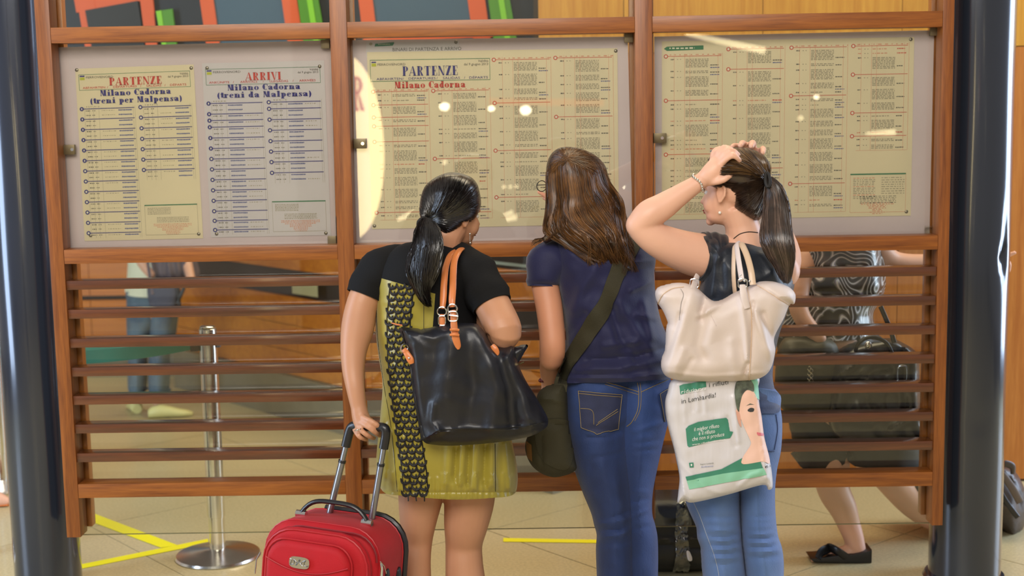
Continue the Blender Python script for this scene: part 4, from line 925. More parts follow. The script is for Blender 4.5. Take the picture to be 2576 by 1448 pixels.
# ================================================================ WOMAN B : navy top, blue jeans
B = person('person', 'person in navy top and dark jeans with long wavy brown hair, middle of the three', 1530, 4.1)
YBB = 4.1
bo = MB()
hcB = P(1438, 464, YBB+.03); MxB = headparts(bo, hcB, -48, -2, 0, .86)
bo.tube([hcB+Vector((.01, 0, -.03)), P(1462, 545, YBB+.02), P(1490, 620, YBB+.02)], [.05, .05, .06], 18)
bo.limb([(1385, 665, YBB+.02, 84), (1470, 640, YBB+.02, 100), (1600, 650, YBB+.03, 95)])
bo.limb([(1500, 680, YBB+.03, 150), (1520, 800, YBB+.03, 150), (1540, 900, YBB+.03, 130), (1553, 960, YBB+.03, 110)])
bo.limb([(1376, 672, YBB, 74), (1371, 712, YBB-.01, 70), (1381, 770, YBB-.03, 68), (1388, 830, YBB-.05, 66), (1390, 872, YBB-.06, 66), (1388, 900, YBB-.05, 64)])
bo.limb([(1390, 892, YBB-.05, 62), (1384, 925, YBB+.0, 54), (1382, 962, YBB+.06, 42), (1380, 985, YBB+.1, 38)])
fingers(bo, [[(1380, 985, YBB+.1, 34), (1378, 1000, YBB+.12, 40), (1376, 1020, YBB+.14, 30)]]+[[(1368+6*k, 1012, YBB+.14, 14), (1366+6*k, 1030, YBB+.15, 13), (1370+6*k, 1044, YBB+.14, 11)] for k in range(4)])
bo.limb([(1605, 660, YBB+.03, 80), (1610, 740, YBB+.12, 72), (1590, 790, YBB+.2, 62), (1500, 690, YBB+.26, 50), (1420, 560, YBB+.3, 40)])
fingers(bo, [[(1420, 556, YBB+.3, 34), (1405, 530, YBB+.31, 44), (1396, 508, YBB+.32, 34)],
             [(1396, 506, YBB+.31, 14), (1376, 494, YBB+.31, 13), (1355, 483, YBB+.31, 10)], [(1398, 512, YBB+.33, 13), (1380, 503, YBB+.33, 12), (1368, 498, YBB+.34, 10)],
             [(1402, 516, YBB+.35, 13), (1386, 512, YBB+.36, 12), (1378, 514, YBB+.37, 10)], [(1406, 520, YBB+.37, 12), (1394, 520, YBB+.38, 11), (1388, 524, YBB+.38, 9)]])
fB1, fB2 = floor_y(1545, YBB), floor_y(1625, YBB+.02)
bodyB = bo.build('body', SK['b'], remesh=.0042); adopt(bodyB, B); face_bits(B, hcB, MxB, .86)
M['navy'] = mat('navy_cotton', (15, 18, 66), .7, sheen=.25, var=.15, vscale=8, bump=.15, bscale=200)
sh_out = [(1430, 592), (1405, 600), (1390, 628), (1390, 670), (1403, 726), (1414, 780), (1424, 850), (1420, 905), (1412, 958), (1480, 962), (1560, 961), (1640, 956), (1694, 948), (1690, 900), (1680, 850), (1663, 805), (1651, 750), (1646, 690), (1648, 640), (1615, 600), (1560, 588), (1490, 584)]
sf = [([(1560, 765), (1600, 830), (1640, 880)], 14, .008), ([(1540, 780), (1560, 850), (1600, 900)], 12, -.009), ([(1600, 790), (1650, 800)], 8, .005), ([(1590, 730), (1645, 705)], 7, .006), ([(1595, 660), (1646, 655)], 5, .004), ([(1600, 680), (1646, 672)], 5, -.004),
      ([(1440, 780), (1480, 700), (1500, 660)], 14, .006), ([(1430, 840), (1470, 790)], 10, -.005), ([(1450, 930), (1560, 925), (1680, 905)], 10, .007), ([(1480, 905), (1600, 895), (1676, 875)], 8, -.006), ([(1520, 870), (1600, 860)], 9, .006), ([(1425, 950), (1560, 952), (1690, 938)], 6, .005), ([(1620, 760), (1640, 850)], 10, .006)]
top = pillow(sh_out, YBB+.01, .115, 110, 5, [(a, b_, c_*1.7) for a, b_, c_ in sf], rough=.012, rs=38, hem=lambda x, y: y > 942).build('top', M['navy']); adopt(top, B)
b = sleeve([(1436, 648, YBB+.03, 84), (1408, 646, YBB+.01, 100), (1386, 656, YBB, 110), (1372, 680, YBB-.01, 104), (1367, 706, YBB-.01, 84), (1366, 720, YBB-.012, 78)], wr=.004, seed=1); adopt(b.build('sleeve', M['navy']), B)
M['denim'] = mat('dark_denim', (42, 68, 126), .75, sheen=.1, col2=(18, 30, 66), vscale=5.5, bump=.35, bscale=420, stretch=(1, 1, .35))
M['denim_l'] = mat('light_denim', (96, 124, 172), .78, sheen=.15, col2=(64, 94, 150), vscale=7, bump=.35, bscale=420, stretch=(1, 1, .35))
M['stitch'] = mat('ochre_stitching', (150, 130, 90), .6)
bl1 = [(1440, 925), (1590, 925), (1592, 990), (1590, 1060), (1580, 1090), (1583, 1150), (1590, 1220), (1595, 1280), (1597, 1330), (1600, 1430), (1602, 1540), (1600, fB1-40), (1512, fB1-40), (1506, 1540), (1501, 1440), (1499, 1380), (1501, 1345), (1494, 1318), (1487, 1290), (1465, 1236), (1441, 1168), (1418, 1063), (1411, 1000), (1418, 964)]
jf1 = [([(1500, 1352), (1560, 1345), (1596, 1325)], 6, .009), ([(1495, 1335), (1560, 1330)], 5, -.007), ([(1492, 1318), (1550, 1312), (1596, 1298)], 5, .006), ([(1505, 1372), (1590, 1362)], 6, -.005), ([(1480, 1100), (1530, 1098), (1582, 1078)], 5, -.006), ([(1490, 1152), (1560, 1140), (1583, 1120)], 5, -.004), ([(1540, 1300), (1595, 1280)], 4, -.005), ([(1590, 1060), (1540, 1085), (1490, 1078)], 8, -.008), ([(1450, 1120), (1500, 1250)], 20, .004)]
bl2 = [(1560, 925), (1668, 920), (1684, 945), (1694, 985), (1690, 1030), (1681, 1063), (1668, 1115), (1652, 1186), (1642, 1242), (1641, 1291), (1649, 1322), (1655, 1361), (1655, 1448), (1648, 1540), (1644, fB2-40), (1572, fB2-40), (1570, 1540), (1574, 1448), (1574, 1340), (1570, 1240), (1560, 1150), (1556, 1090), (1552, 1040), (1556, 960)]
jf2 = [([(1590, 1300), (1642, 1276)], 5, .007), ([(1590, 1262), (1642, 1252)], 5, -.006), ([(1590, 1235), (1642, 1238)], 4, .004), ([(1600, 1115), (1665, 1105)], 5, -.005), ([(1592, 1085), (1672, 1062)], 6, .006), ([(1595, 1330), (1650, 1320)], 6, -.005), ([(1600, 1135), (1660, 1130)], 4, -.004)]
jm = MB(); pillow(bl1, YBB+.014, .108, 84, 6, jf1, rough=.004, rs=30, mb=jm, hem=lambda x, y: y < 932 or y > 1600); pillow(bl2, YBB+.03, .108, 80, 6, jf2, rough=.004, rs=30, mb=jm, hem=lambda x, y: y < 932 or y > 1600)
jeans = jm.build('jeans', M['denim']); adopt(jeans, B); BJ = bvh(jeans)
s_ = seam(BJ, [(1604, 962), (1607, 990), (1604, 1030), (1590, 1060), (1577, 1072)], .0012, n=30); seam(BJ, [(1610, 962), (1613, 990), (1610, 1030), (1597, 1058)], .0009, mb=s_)
seam(BJ, [(1520, 960), (1560, 970), (1606, 985)], .0011, mb=s_); seam(BJ, [(1612, 986), (1650, 968), (1690, 950)], .0011, mb=s_); seam(BJ, [(1522, 966), (1606, 992)], .0008, mb=s_)
adopt(s_.build('stitching', M['stitch']), B)
pk = patch(BJ, [(1456, 983), (1563, 992), (1554, 1078), (1502, 1091), (1463, 1074)], .0022, 6).build('back_pocket', mat('pocket_denim', (46, 52, 84), .8, var=.15, vscale=30, bump=.3, bscale=420)); adopt(pk, B)
s_ = MB()
for l in ([(1456, 983), (1563, 992)], [(1456, 989), (1562, 998)], [(1563, 992), (1554, 1078)], [(1554, 1078), (1502, 1091)], [(1502, 1091), (1463, 1074)], [(1463, 1074), (1456, 983)], [(1461, 1026), (1490, 1032), (1494, 1066)], [(1500, 1068), (1553, 1034)], [(1504, 1062), (1552, 1028)]): seam(BJ, l, .0009, .0032, 14, mb=s_)
o = s_.build('stitching', M['stitch']); adopt(o, pk)
pk = patch(BJ, [(1659, 990), (1688, 972), (1690, 1040), (1676, 1060), (1671, 1060)], .0022, 6).build('back_pocket', pk.data.materials[0]); adopt(pk, B)
s_ = seam(BJ, [(1659, 990), (1671, 1060)], .0009, .003, 10); seam(BJ, [(1659, 990), (1688, 972)], .0009, .003, 10, mb=s_); adopt(s_.build('stitching', M['stitch']), pk)
for px, dy in ((1553, 0), (1610, .02)): shoe(B, px, YBB+dy, mat('grey_flat', (70, 66, 66), .5))
# glasses
gM = hframe(-48, -2, 0); b = MB(); fr_c = hcB
for sg in (-1, 1):
    c = fr_c+gM @ Vector((sg*.030, .092, -.002)); b.tube([c+gM @ Vector((.022*math.cos(a), .003*abs(math.cos(a))*0, .016*math.sin(a))) for a in np.linspace(0, 6.28, 18, False)], .0013, 6, closed=True)
    b.tube([c+gM @ Vector((sg*.022, 0, .004)), fr_c+gM @ Vector((sg*.076, .02, .004))], .0013, 6)
b.tube([fr_c+gM @ Vector((-.008, .094, 0)), fr_c+gM @ Vector((.008, .094, 0))], .0013, 6)
adopt(b.build('glasses', mat('dark_spectacle_frame', (30, 28, 34), .25)), B)
# ---- long wavy hair
HB = hair_mat('brown_hair', (84, 56, 30), (50, 34, 22), .4, .4)
hb_out = [(1428, 369), (1402, 374), (1384, 391), (1375, 416), (1374, 452), (1377, 503), (1373, 545), (1378, 582), (1366, 600), (1372, 612), (1396, 603), (1425, 604), (1450, 632), (1476, 662), (1494, 684), (1507, 705), (1517, 680), (1524, 655), (1540, 660), (1560, 680), (1581, 690), (1597, 678), (1590, 650), (1592, 612), (1578, 575), (1568, 540), (1558, 506), (1544, 478), (1528, 455), (1526, 425), (1513, 404), (1492, 387), (1462, 374)]
hbf = []
rr = random.Random(21)
for k in range(11):
    x0 = 1392+k*13; x1 = 1400+k*18; q = [(x0+(x1-x0)*t+7*math.sin(t*9+k*1.3)*(.2+t), 470+t*200) for t in np.linspace(0, 1, 8)]; hbf.append((q, 6, .016)); hbf.append(([(x+8, y) for x, y in q], 4, -.010))
capB = pillow(hb_out, YBB+.0, .105, 72, 5, (), mb=MB(), back=.05, Yf=lambda x, y: YBB+.03-.07*min(1, max(0, (y-520)/90))).build('hair', HB); adopt(capB, B)
BH = bvh(capB)
lout = interp([(1412, 392), (1380, 412), (1376, 460), (1378, 505), (1374, 545), (1380, 585), (1420, 610), (1470, 660), (1503, 712)], 40)
rout = interp([(1430, 392), (1500, 400), (1524, 430), (1530, 460), (1550, 488), (1562, 530), (1580, 580), (1592, 640), (1590, 684)], 40)
paths = []; bdh = [q for q in dens(hb_out, 2.) if q[1] < 470]; locks = []
bdh = [q for q in dens(hb_out, 2.) if q[1] < 470]
for lk in range(46):
    u = (lk+.5)/46+rr.uniform(-.02, .02); locks.append((u, 1.5+u*5+rr.uniform(-.7, .7), rr.uniform(.7, 1.5), rr.uniform(.002, .012), rr.uniform(.84, 1.03), rr.uniform(5.5, 7)))
for (u, ph, am, off, end, fq) in locks:
    for k in range(56):
        du = rr.gauss(0, .011); ph2 = ph+rr.gauss(0, .12); o2 = max(.0006, off+rr.gauss(0, .0015)); e2 = end*rr.uniform(.93, 1.0); s0 = 0 if rr.random() < .8 else rr.uniform(0, .5); pts = []
        n = 20
        for i in range(n):
            t = s0+(e2-s0)*i/(n-1); j = min(39, max(0, t*39)); a = min(int(j), 38); w_ = j-a
            l = [lout[a][q]*(1-w_)+lout[a+1][q]*w_ for q in (0, 1)]; r = [rout[a][q]*(1-w_)+rout[a+1][q]*w_ for q in (0, 1)]
            wv = max(0, t-.22)*am; uu = u+du*(1+t)+.0*wv; x = l[0]+(r[0]-l[0])*uu+24*wv*math.sin(t*fq*2.2+ph2); y = l[1]+(r[1]-l[1])*uu
            if t < .12: x += (1425-x)*(1-t/.12)*.25
            d_ = o2*(.15+t)+max(0, wv)*.006*(1+math.sin(t*fq*2.2+ph2+1.5))
            pts.append(stick(BH, x, y, d_, YBB-.06))
        for _ in range(3): pts = [pts[0]]+[(pts[i-1]+pts[i]*2+pts[i+1])/4 for i in range(1, n-1)]+[pts[-1]]
        seg = [(pts[i]-pts[i+1]).length for i in range(n-1)]
        cut = next((i for i, s in enumerate(seg) if s > .055), None)
        if cut is not None: pts = pts[:cut+1]
        if len(pts) > 4: paths.append(pts)
for k in range(46):                                    # flyaway ends flicking to the left shoulder
    x = rr.uniform(1375, 1400); q = interp([(x, 560), (1372+rr.uniform(-4, 4), 595), (1352+rr.uniform(-8, 8), 606+rr.uniform(-6, 6)), (1340+rr.uniform(-6, 10), 612+rr.uniform(-8, 12))], 10); paths.append([P(a, b_, YBB-.03) for a, b_ in q])
for k in range(420):                                   # crown, combed outwards from the parting
    ex, ey = bdh[rr.randrange(len(bdh))]; f_ = rr.uniform(.82, .985); x0, y0 = 1424+rr.uniform(-9, 9), 400+rr.uniform(-6, 6); ex, ey = 1430+(ex-1430)*f_, 410+(ey-410)*f_
    q = interp([(x0, y0), ((x0+ex)/2+rr.uniform(-3, 3), (y0+ey)/2-5), (ex, ey)], 8); q = [stick(BH, a_, b_, rr.uniform(.0008, .003), YBB) for a_, b_ in q]
    if max((q[i]-q[i+1]).length for i in range(7)) < .04: paths.append(q)
rr.shuffle(paths); st = MB(); strands(st, paths[:1500], .0008); o = st.build('hair_strands', HB); adopt(o, capB); tag(o, kind='stuff')
HB2 = hair_mat('brown_hair_light', (124, 84, 44), (80, 50, 26), .4, .4)
st = MB(); strands(st, paths[1500:], .0008); o = st.build('hair_strands', HB2); adopt(o, capB); tag(o, kind='stuff')
# bracelet of dark red beads
b = MB(); c = P(1381, 950, YBB+.04)
for a in np.linspace(0, 6.28, 16, False): b.ell(c+Vector((.027*math.cos(a), .026*math.sin(a), .008*math.cos(a))), (.0055,)*3, n=8, m=6)
adopt(b.build('bead_bracelet', mat('dark_red_beads', (96, 20, 26), .25, coat=.4)), B)
# ---- olive messenger bag with a wide strap
M['olv'] = mat('dark_olive_canvas', (50, 46, 26), .8, var=.15, vscale=12, bump=.3, bscale=300)
mb_ = thing('messenger_bag', 'dark olive canvas messenger bag with wide strap crossing the navy top', 'shoulder bag', P(1380, 1195, 4.02))
mo = pillow([(1352, 992), (1368, 975), (1400, 966), (1424, 972), (1430, 1060), (1446, 1150), (1448, 1182), (1405, 1199), (1370, 1194), (1340, 1173), (1324, 1143), (1322, 1112), (1338, 1070), (1346, 1030)], 4.0, .05, 36, 6, [([(1345, 1070), (1385, 1065), (1430, 1072)], 4, -.008), ([(1362, 1080), (1366, 1180)], 4, -.006), ([(1350, 1000), (1420, 1010)], 6, .006)], rough=.004, back=.03).build('body', M['olv']); adopt(mo, mb_)
bm_ = bvh(mo); adopt(patch(bm_, [(1324, 1108), (1338, 1118), (1340, 1160), (1328, 1150)], .002, 5).build('corner_patch', mat('brown_suede', (120, 84, 44), .8)), mb_)
adopt(patch(bm_, [(1352, 1066), (1430, 1060), (1440, 1140), (1420, 1180), (1360, 1150)], .003, 7, smooth=True).build('front_flap', M['olv']), mb_)
BTp = bvh(top); band = []
lft = interp([(1392, 975), (1401, 940), (1441, 863), (1478, 800), (1511, 746), (1530, 690), (1555, 630), (1590, 600)], 40); rgt = interp([(1425, 985), (1433, 945), (1464, 893), (1511, 828), (1546, 757), (1569, 696), (1600, 640), (1618, 606)], 40)
b = MB(); vs = []
for (x0, y0, *_), (x1, y1, *_) in zip(lft, rgt):
    for t in (0, .25, .5, .75, 1): vs.append(stick(BTp, x0+(x1-x0)*t, y0+(y1-y0)*t, .006, 3.99))
m_ = len(vs); vs += [v+Vector((0, .004, 0)) for v in vs]
F = [(i*5+j, i*5+j+1, (i+1)*5+j+1, (i+1)*5+j) for i in range(39) for j in range(4)]
b.add(vs, F+[tuple(m_+k for k in f)[::-1] for f in F]+[(i*5+e, (i+1)*5+e, m_+(i+1)*5+e, m_+i*5+e) for i in range(39) for e in (0, 4)])
adopt(b.build('strap', M['olv']), mb_)
# ================================================================ WOMAN C : hands on her head
C = person('person', 'person with both hands on the head, long brown ponytail, black top and light blue jeans', 1850, 3.95)
YC3 = 3.95
bo = MB()
hcC = P(1842, 484, YC3+.01); MxC = headparts(bo, hcC, -54, 0, 6, .85)
bo.tube([hcC+Vector((.012, .0, -.04)), P(1866, 565, YC3+.01), P(1880, 630, YC3+.01)], [.05, .048, .062], 18)
bo.limb([(1795, 650, YC3, 112), (1880, 655, YC3+.01, 110), (1965, 680, YC3+.01, 95)])
bo.limb([(1870, 700, YC3+.02, 170), (1850, 820, YC3+.02, 160), (1840, 940, YC3+.02, 140), (1835, 1010, YC3+.02, 120)])
bo.limb([(1800, 646, YC3, 112), (1758, 642, YC3-.01, 112), (1705, 626, YC3-.03, 100), (1652, 602, YC3-.05, 84), (1620, 580, YC3-.06, 72), (1607, 568, YC3-.065, 64)])
bo.limb([(1606, 566, YC3-.065, 64), (1632, 540, YC3-.065, 74), (1668, 519, YC3-.06, 68), (1712, 489, YC3-.055, 54), (1762, 456, YC3-.05, 41), (1772, 449, YC3-.05, 41)])
bo.limb([(1770, 450, YC3-.05, 41), (1786, 438, YC3-.055, 50), (1800, 424, YC3-.055, 52), (1804, 416, YC3-.05, 48)])
bo.ell(P(1796, 425, YC3-.05), (.026, .016, .032), hframe(0, 0, 35))
yh = YC3-.07
fingers(bo, [[(1786, 458, yh+.01, 20), (1812, 454, yh-.01, 19), (1830, 446, yh-.012, 16), (1848, 432, yh, 13)],
             [(1808, 424, yh+.01, 19), (1822, 404, yh-.01, 17), (1842, 391, yh-.022, 16), (1856, 398, yh-.018, 14), (1864, 410, yh-.002, 12)],
             [(1804, 414, yh+.02, 19), (1817, 392, yh, 17), (1834, 378, yh-.008, 16), (1848, 381, yh-.006, 14), (1858, 389, yh+.0, 12)],
             [(1798, 406, yh+.03, 18), (1806, 384, yh+.012, 16), (1820, 371, yh+.01, 15), (1833, 371, yh+.01, 13), (1842, 376, yh+.014, 12)],
             [(1792, 402, yh+.035, 16), (1794, 386, yh+.03, 15), (1802, 375, yh+.03, 13), (1812, 371, yh+.032, 11)]])
# other arm, raised on the far side of the head
bo.limb([(1965, 680, YC3+.02, 88), (1975, 640, YC3+.14, 78), (1950, 560, YC3+.26, 62)]); bo.limb([(1950, 560, YC3+.26, 60), (1930, 480, YC3+.2, 50), (1905, 420, YC3+.12, 40), (1890, 398, YC3+.09, 48)])
fingers(bo, [[(1880, 398, YC3+.09, 18), (1862, 376, YC3+.08, 16), (1850, 366, YC3+.06, 15), (1842, 368, YC3+.03, 13)], [(1884, 396, YC3+.09, 19), (1874, 370, YC3+.07, 18), (1868, 360, YC3+.045, 18), (1863, 366, YC3+.015, 15)],
             [(1894, 396, YC3+.09, 19), (1894, 368, YC3+.07, 18), (1893, 360, YC3+.045, 19), (1890, 368, YC3+.01, 16)], [(1902, 402, YC3+.09, 17), (1914, 382, YC3+.07, 16), (1919, 374, YC3+.045, 17), (1919, 384, YC3+.01, 14)]])
fC1, fC2 = floor_y(1822, YC3), floor_y(1925, YC3)
bodyC = bo.build('body', SK['c'], remesh=.004); adopt(bodyC, C); face_bits(C, hcC, MxC, .85)
M['blk2'] = mat('black_blue_satin', (16, 24, 36), .42, sheen=.2, bump=.12, bscale=160); M['navy2'] = mat('navy_jersey', (28, 44, 84), .7, sheen=.2, bump=.15, bscale=200)
co = [(1762, 590), (1800, 590), (1838, 604), (1866, 600), (1895, 604), (1930, 618), (1984, 632), (2000, 664), (1998, 720), (1978, 790), (1958, 850), (1944, 935), (1950, 985), (1961, 1034), (1905, 1040), (1800, 1040), (1706, 1030), (1714, 930), (1732, 850), (1752, 780), (1766, 700), (1762, 640)]
cf = [([(1838, 612), (1800, 660), (1790, 740)], 8, .007), ([(1800, 600), (1775, 650), (1775, 700)], 9, .006), ([(1815, 620), (1820, 720)], 8, -.006), ([(1950, 990), (1900, 1000), (1850, 1002)], 6, .004), ([(1945, 960), (1900, 975)], 6, -.004), ([(1960, 1020), (1900, 1022)], 5, .004), ([(1920, 640), (1960, 720)], 12, .006)]
topC = pillow(co, YC3+.005, .112, 108, 6, cf, rough=.006, rs=40, hem=lambda x, y: y > 1024).build('top', [M['blk2'], M['navy2']])
two_tone(topC, [((1700, 905), (2000, 900), YC3-.1)], lambda x, y, c: 1 if y > 903 else 0); adopt(topC, C)
b = sleeve([(1822, 650, YC3, 116), (1800, 647, YC3, 124), (1778, 645, YC3-.005, 124), (1762, 643, YC3-.01, 120)], wr=.002, up=(0, 1, 0)); adopt(b.build('sleeve', M['blk2']), C)
c1 = [(1715, 985), (1860, 985), (1872, 1080), (1866, 1200), (1863, 1260), (1866, 1345), (1873, 1416), (1879, 1470), (1874, 1560), (1868, fC1-40), (1786, fC1-40), (1780, 1560), (1768, 1448), (1765, 1400), (1764, 1381), (1754, 1352), (1752, 1327), (1725, 1263), (1708, 1190), (1694, 1110), (1700, 1060)]
kf = []
for y, a, d in ((1330, 5, .005), (1345, 4, -.005), (1356, 4, .006), (1367, 4, -.005), (1378, 4, .006), (1390, 4, -.005), (1402, 5, .006), (1416, 5, -.004), (1296, 5, -.004), (1310, 5, .003)): kf.append(([(1780+(y-1330)*.25, y+2), (1825, y+4), (1862, y-2)], a, d))
c2 = [(1830, 985), (1952, 985), (1964, 1030), (1968, 1070), (1965, 1130), (1955, 1180), (1950, 1230), (1951, 1291), (1957, 1345), (1968, 1381), (1972, 1434), (1966, 1540), (1958, fC2-40), (1884, fC2-40), (1880, 1540), (1874, 1440), (1864, 1345), (1858, 1240), (1850, 1120)]
k2 = []
for y, a, d in ((1340, 5, .005), (1351, 4, -.005), (1362, 4, .006), (1374, 4, -.005), (1386, 5, .006), (1400, 6, -.004), (1296, 4, -.004), (1322, 5, .004)): k2.append(([(1885, y+2), (1925, y+3), (1964, y-4)], a, d))
jm = MB(); pillow(c1, YC3+.01, .103, 80, 6, kf, rough=.004, rs=30, mb=jm, hem=lambda x, y: y < 995 or y > 1600); pillow(c2, YC3+.02, .103, 76, 6, k2, rough=.004, rs=30, mb=jm, hem=lambda x, y: y < 995 or y > 1600)
jC = jm.build('jeans', M['denim_l']); adopt(jC, C); BJC = bvh(jC)
s_ = seam(BJC, [(1745, 1262), (1762, 1300), (1778, 1345), (1795, 1390), (1806, 1430), (1812, 1470)], .0012, n=40); adopt(s_.build('stitching', mat('pale_stitching', (150, 160, 180), .7)), C)
pk = patch(BJC, [(1912, 1040), (1952, 1042), (1958, 1100), (1950, 1130), (1938, 1134), (1914, 1128)], .002, 6).build('back_pocket', M['denim_l']); adopt(pk, C)
s_ = MB()
for l in ([(1950, 1042), (1954, 1080), (1946, 1130)], [(1914, 1130), (1946, 1134)]): seam(BJC, l, .0014, .003, 14, mb=s_)
adopt(s_.build('stitching', M['denim']), pk)
for px in (1828, 1922): shoe(C, px, YC3, mat('white_trainer', (200, 198, 195), .5))
# ---- hair pulled into a ponytail
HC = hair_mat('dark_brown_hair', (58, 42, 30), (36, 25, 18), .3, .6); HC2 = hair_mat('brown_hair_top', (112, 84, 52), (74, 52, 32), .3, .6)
hc_out = [(1782, 404), (1792, 390), (1812, 380), (1841, 371), (1879, 372), (1906, 381), (1926, 395), (1937, 414), (1937, 437), (1931, 470), (1926, 500), (1919, 540), (1904, 556), (1882, 550), (1864, 540), (1850, 532), (1843, 512), (1838, 494), (1826, 480), (1808, 482), (1800, 476), (1788, 466), (1780, 460), (1778, 430)]
capC = pillow(hc_out, YC3-.0, .088, 66, 5, mb=MB(), back=.055).build('hair', HC); adopt(capC, C); BCc = bvh(capC)
rr = random.Random(31); kn = (1931, 452); bdp = dens(hc_out, 2.); P1, P2 = [], []
for k in range(1200):
    sx, sy = bdp[rr.randrange(len(bdp))]; f_ = rr.uniform(.8, .985) if k % 3 else rr.uniform(.3, .98); sx, sy = 1858+(sx-1858)*f_, 458+(sy-458)*f_
    kx, ky = kn[0]+rr.uniform(-5, 4), kn[1]+rr.uniform(-8, 8); dx, dy = kx-sx, ky-sy; ln = math.hypot(dx, dy)
    if ln < 18: continue
    bend = -.16 if sy < 452 else .18
    if sy < 452: bend = .14
    else: bend = -.16
    mx_, my_ = (sx+kx)/2+dy*bend*.5, (sy+ky)/2-dx*bend; pts = []; off = rr.uniform(.0004, .003)+(.003*max(0, math.sin(math.atan2(sy-ky, sx-kx)*16)) if sy < 452 else 0)
    for i in range(9):
        t = i/8; x = (1-t)**2*sx+2*t*(1-t)*mx_+t*t*kx; y = (1-t)**2*sy+2*t*(1-t)*my_+t*t*ky; pts.append(stick(BCc, x, y, off, YC3))
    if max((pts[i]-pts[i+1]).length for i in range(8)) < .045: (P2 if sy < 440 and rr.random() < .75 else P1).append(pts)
st = MB(); strands(st, P1, .0008); o = st.build('hair_strands', HC); adopt(o, capC); tag(o, kind='stuff')
st = MB(); strands(st, P2, .0008); o = st.build('hair_strands', HC2); adopt(o, capC); tag(o, kind='stuff')
pt = [(1928, 448), (1926, 480), (1922, 540), (1914, 600), (1922, 628), (1936, 650), (1952, 672), (1964, 700), (1976, 712), (1988, 706), (1996, 660), (1996, 620), (1988, 560), (1982, 515), (1968, 474), (1948, 452), (1936, 446)]
ptC = pillow(pt, YC3-.06, .034, 34, 5, mb=MB(), back=.03, Yf=lambda x, y: YC3-.055-.08*min(1, max(0, (y-480)/130))).build('ponytail', HC); adopt(ptC, C); BP = bvh(ptC)
Lr = interp([(1930, 450), (1925, 500), (1919, 560), (1915, 602), (1930, 640), (1954, 676), (1970, 712)], 24); Rr = interp([(1940, 448), (1968, 474), (1982, 515), (1990, 570), (1996, 622), (1995, 665), (1985, 712)], 24); P1, P2 = [], []
for k in range(700):
    u = rr.random(); s0 = rr.uniform(0, .3) if k > 420 else 0; s1 = rr.uniform(.7, 1.0); ph = rr.uniform(0, 6); off = rr.uniform(.0005, .006); pts = []
    for i in range(12):
        t = (s0+(s1-s0)*i/11)*23; j = min(int(t), 22); w_ = t-j; l = [Lr[j][a]*(1-w_)+Lr[j+1][a]*w_ for a in (0, 1)]; r = [Rr[j][a]*(1-w_)+Rr[j+1][a]*w_ for a in (0, 1)]
        uu = min(1, max(0, u+.03*math.sin(i*.6+ph))); pts.append(stick(BP, l[0]+(r[0]-l[0])*uu, l[1]+(r[1]-l[1])*uu, off, YC3-.1))
    (P2 if rr.random() < .3+.3*math.sin(u*14) else P1).append(pts)
st = MB(); strands(st, P1, .0009); o = st.build('hair_strands', HC); adopt(o, ptC); tag(o, kind='stuff')
HC3 = hair_mat('mid_brown_hair', (104, 84, 72), (70, 54, 44), .34, .5); st = MB(); strands(st, P2, .0009); o = st.build('hair_strands', HC3); adopt(o, ptC); tag(o, kind='stuff')
b = MB(); c = P(1930, 452, YC3-.075); b.tube([c+Vector((.006*math.cos(a), -.006+.02*math.sin(a)*.5, .019*math.sin(a))) for a in np.linspace(0, 6.28, 14, False)], .005, 8, closed=True); adopt(b.build('hair_tie', M['lace']), C)
b = MB(); BBC = bvh(bodyC); b.ell(stick(BBC, 1811, 534, .002), (.0045,)*3); adopt(b.build('pearl_earring', MP['pearl']), C)
q = [stick(BBC, x, y, .001) for x, y in interp([(1846, 600), (1862, 588), (1884, 583), (1906, 585)], 14)]; b = MB(); b.tube(q, .0012, 5); adopt(b.build('necklace', M['lace']), C)
b = MB(); c = P(1757, 460, YC3-.052); ax = (P(1772, 449, YC3-.05)-P(1740, 471, YC3-.05)).normalized(); u = ax.cross(Vector((0, 1, 0))).normalized(); n_ = 22
for i in range(n_): a = 2*math.pi*i/n_; b.ell(c+u*(.027*math.cos(a))+Vector((0, 1, 0))*(.026*math.sin(a))+ax*(.003*math.sin(3*a)), (.0042, .0042, .0042), n=8, m=6)
adopt(b.build('silver_bracelet', MP['silver']), C)
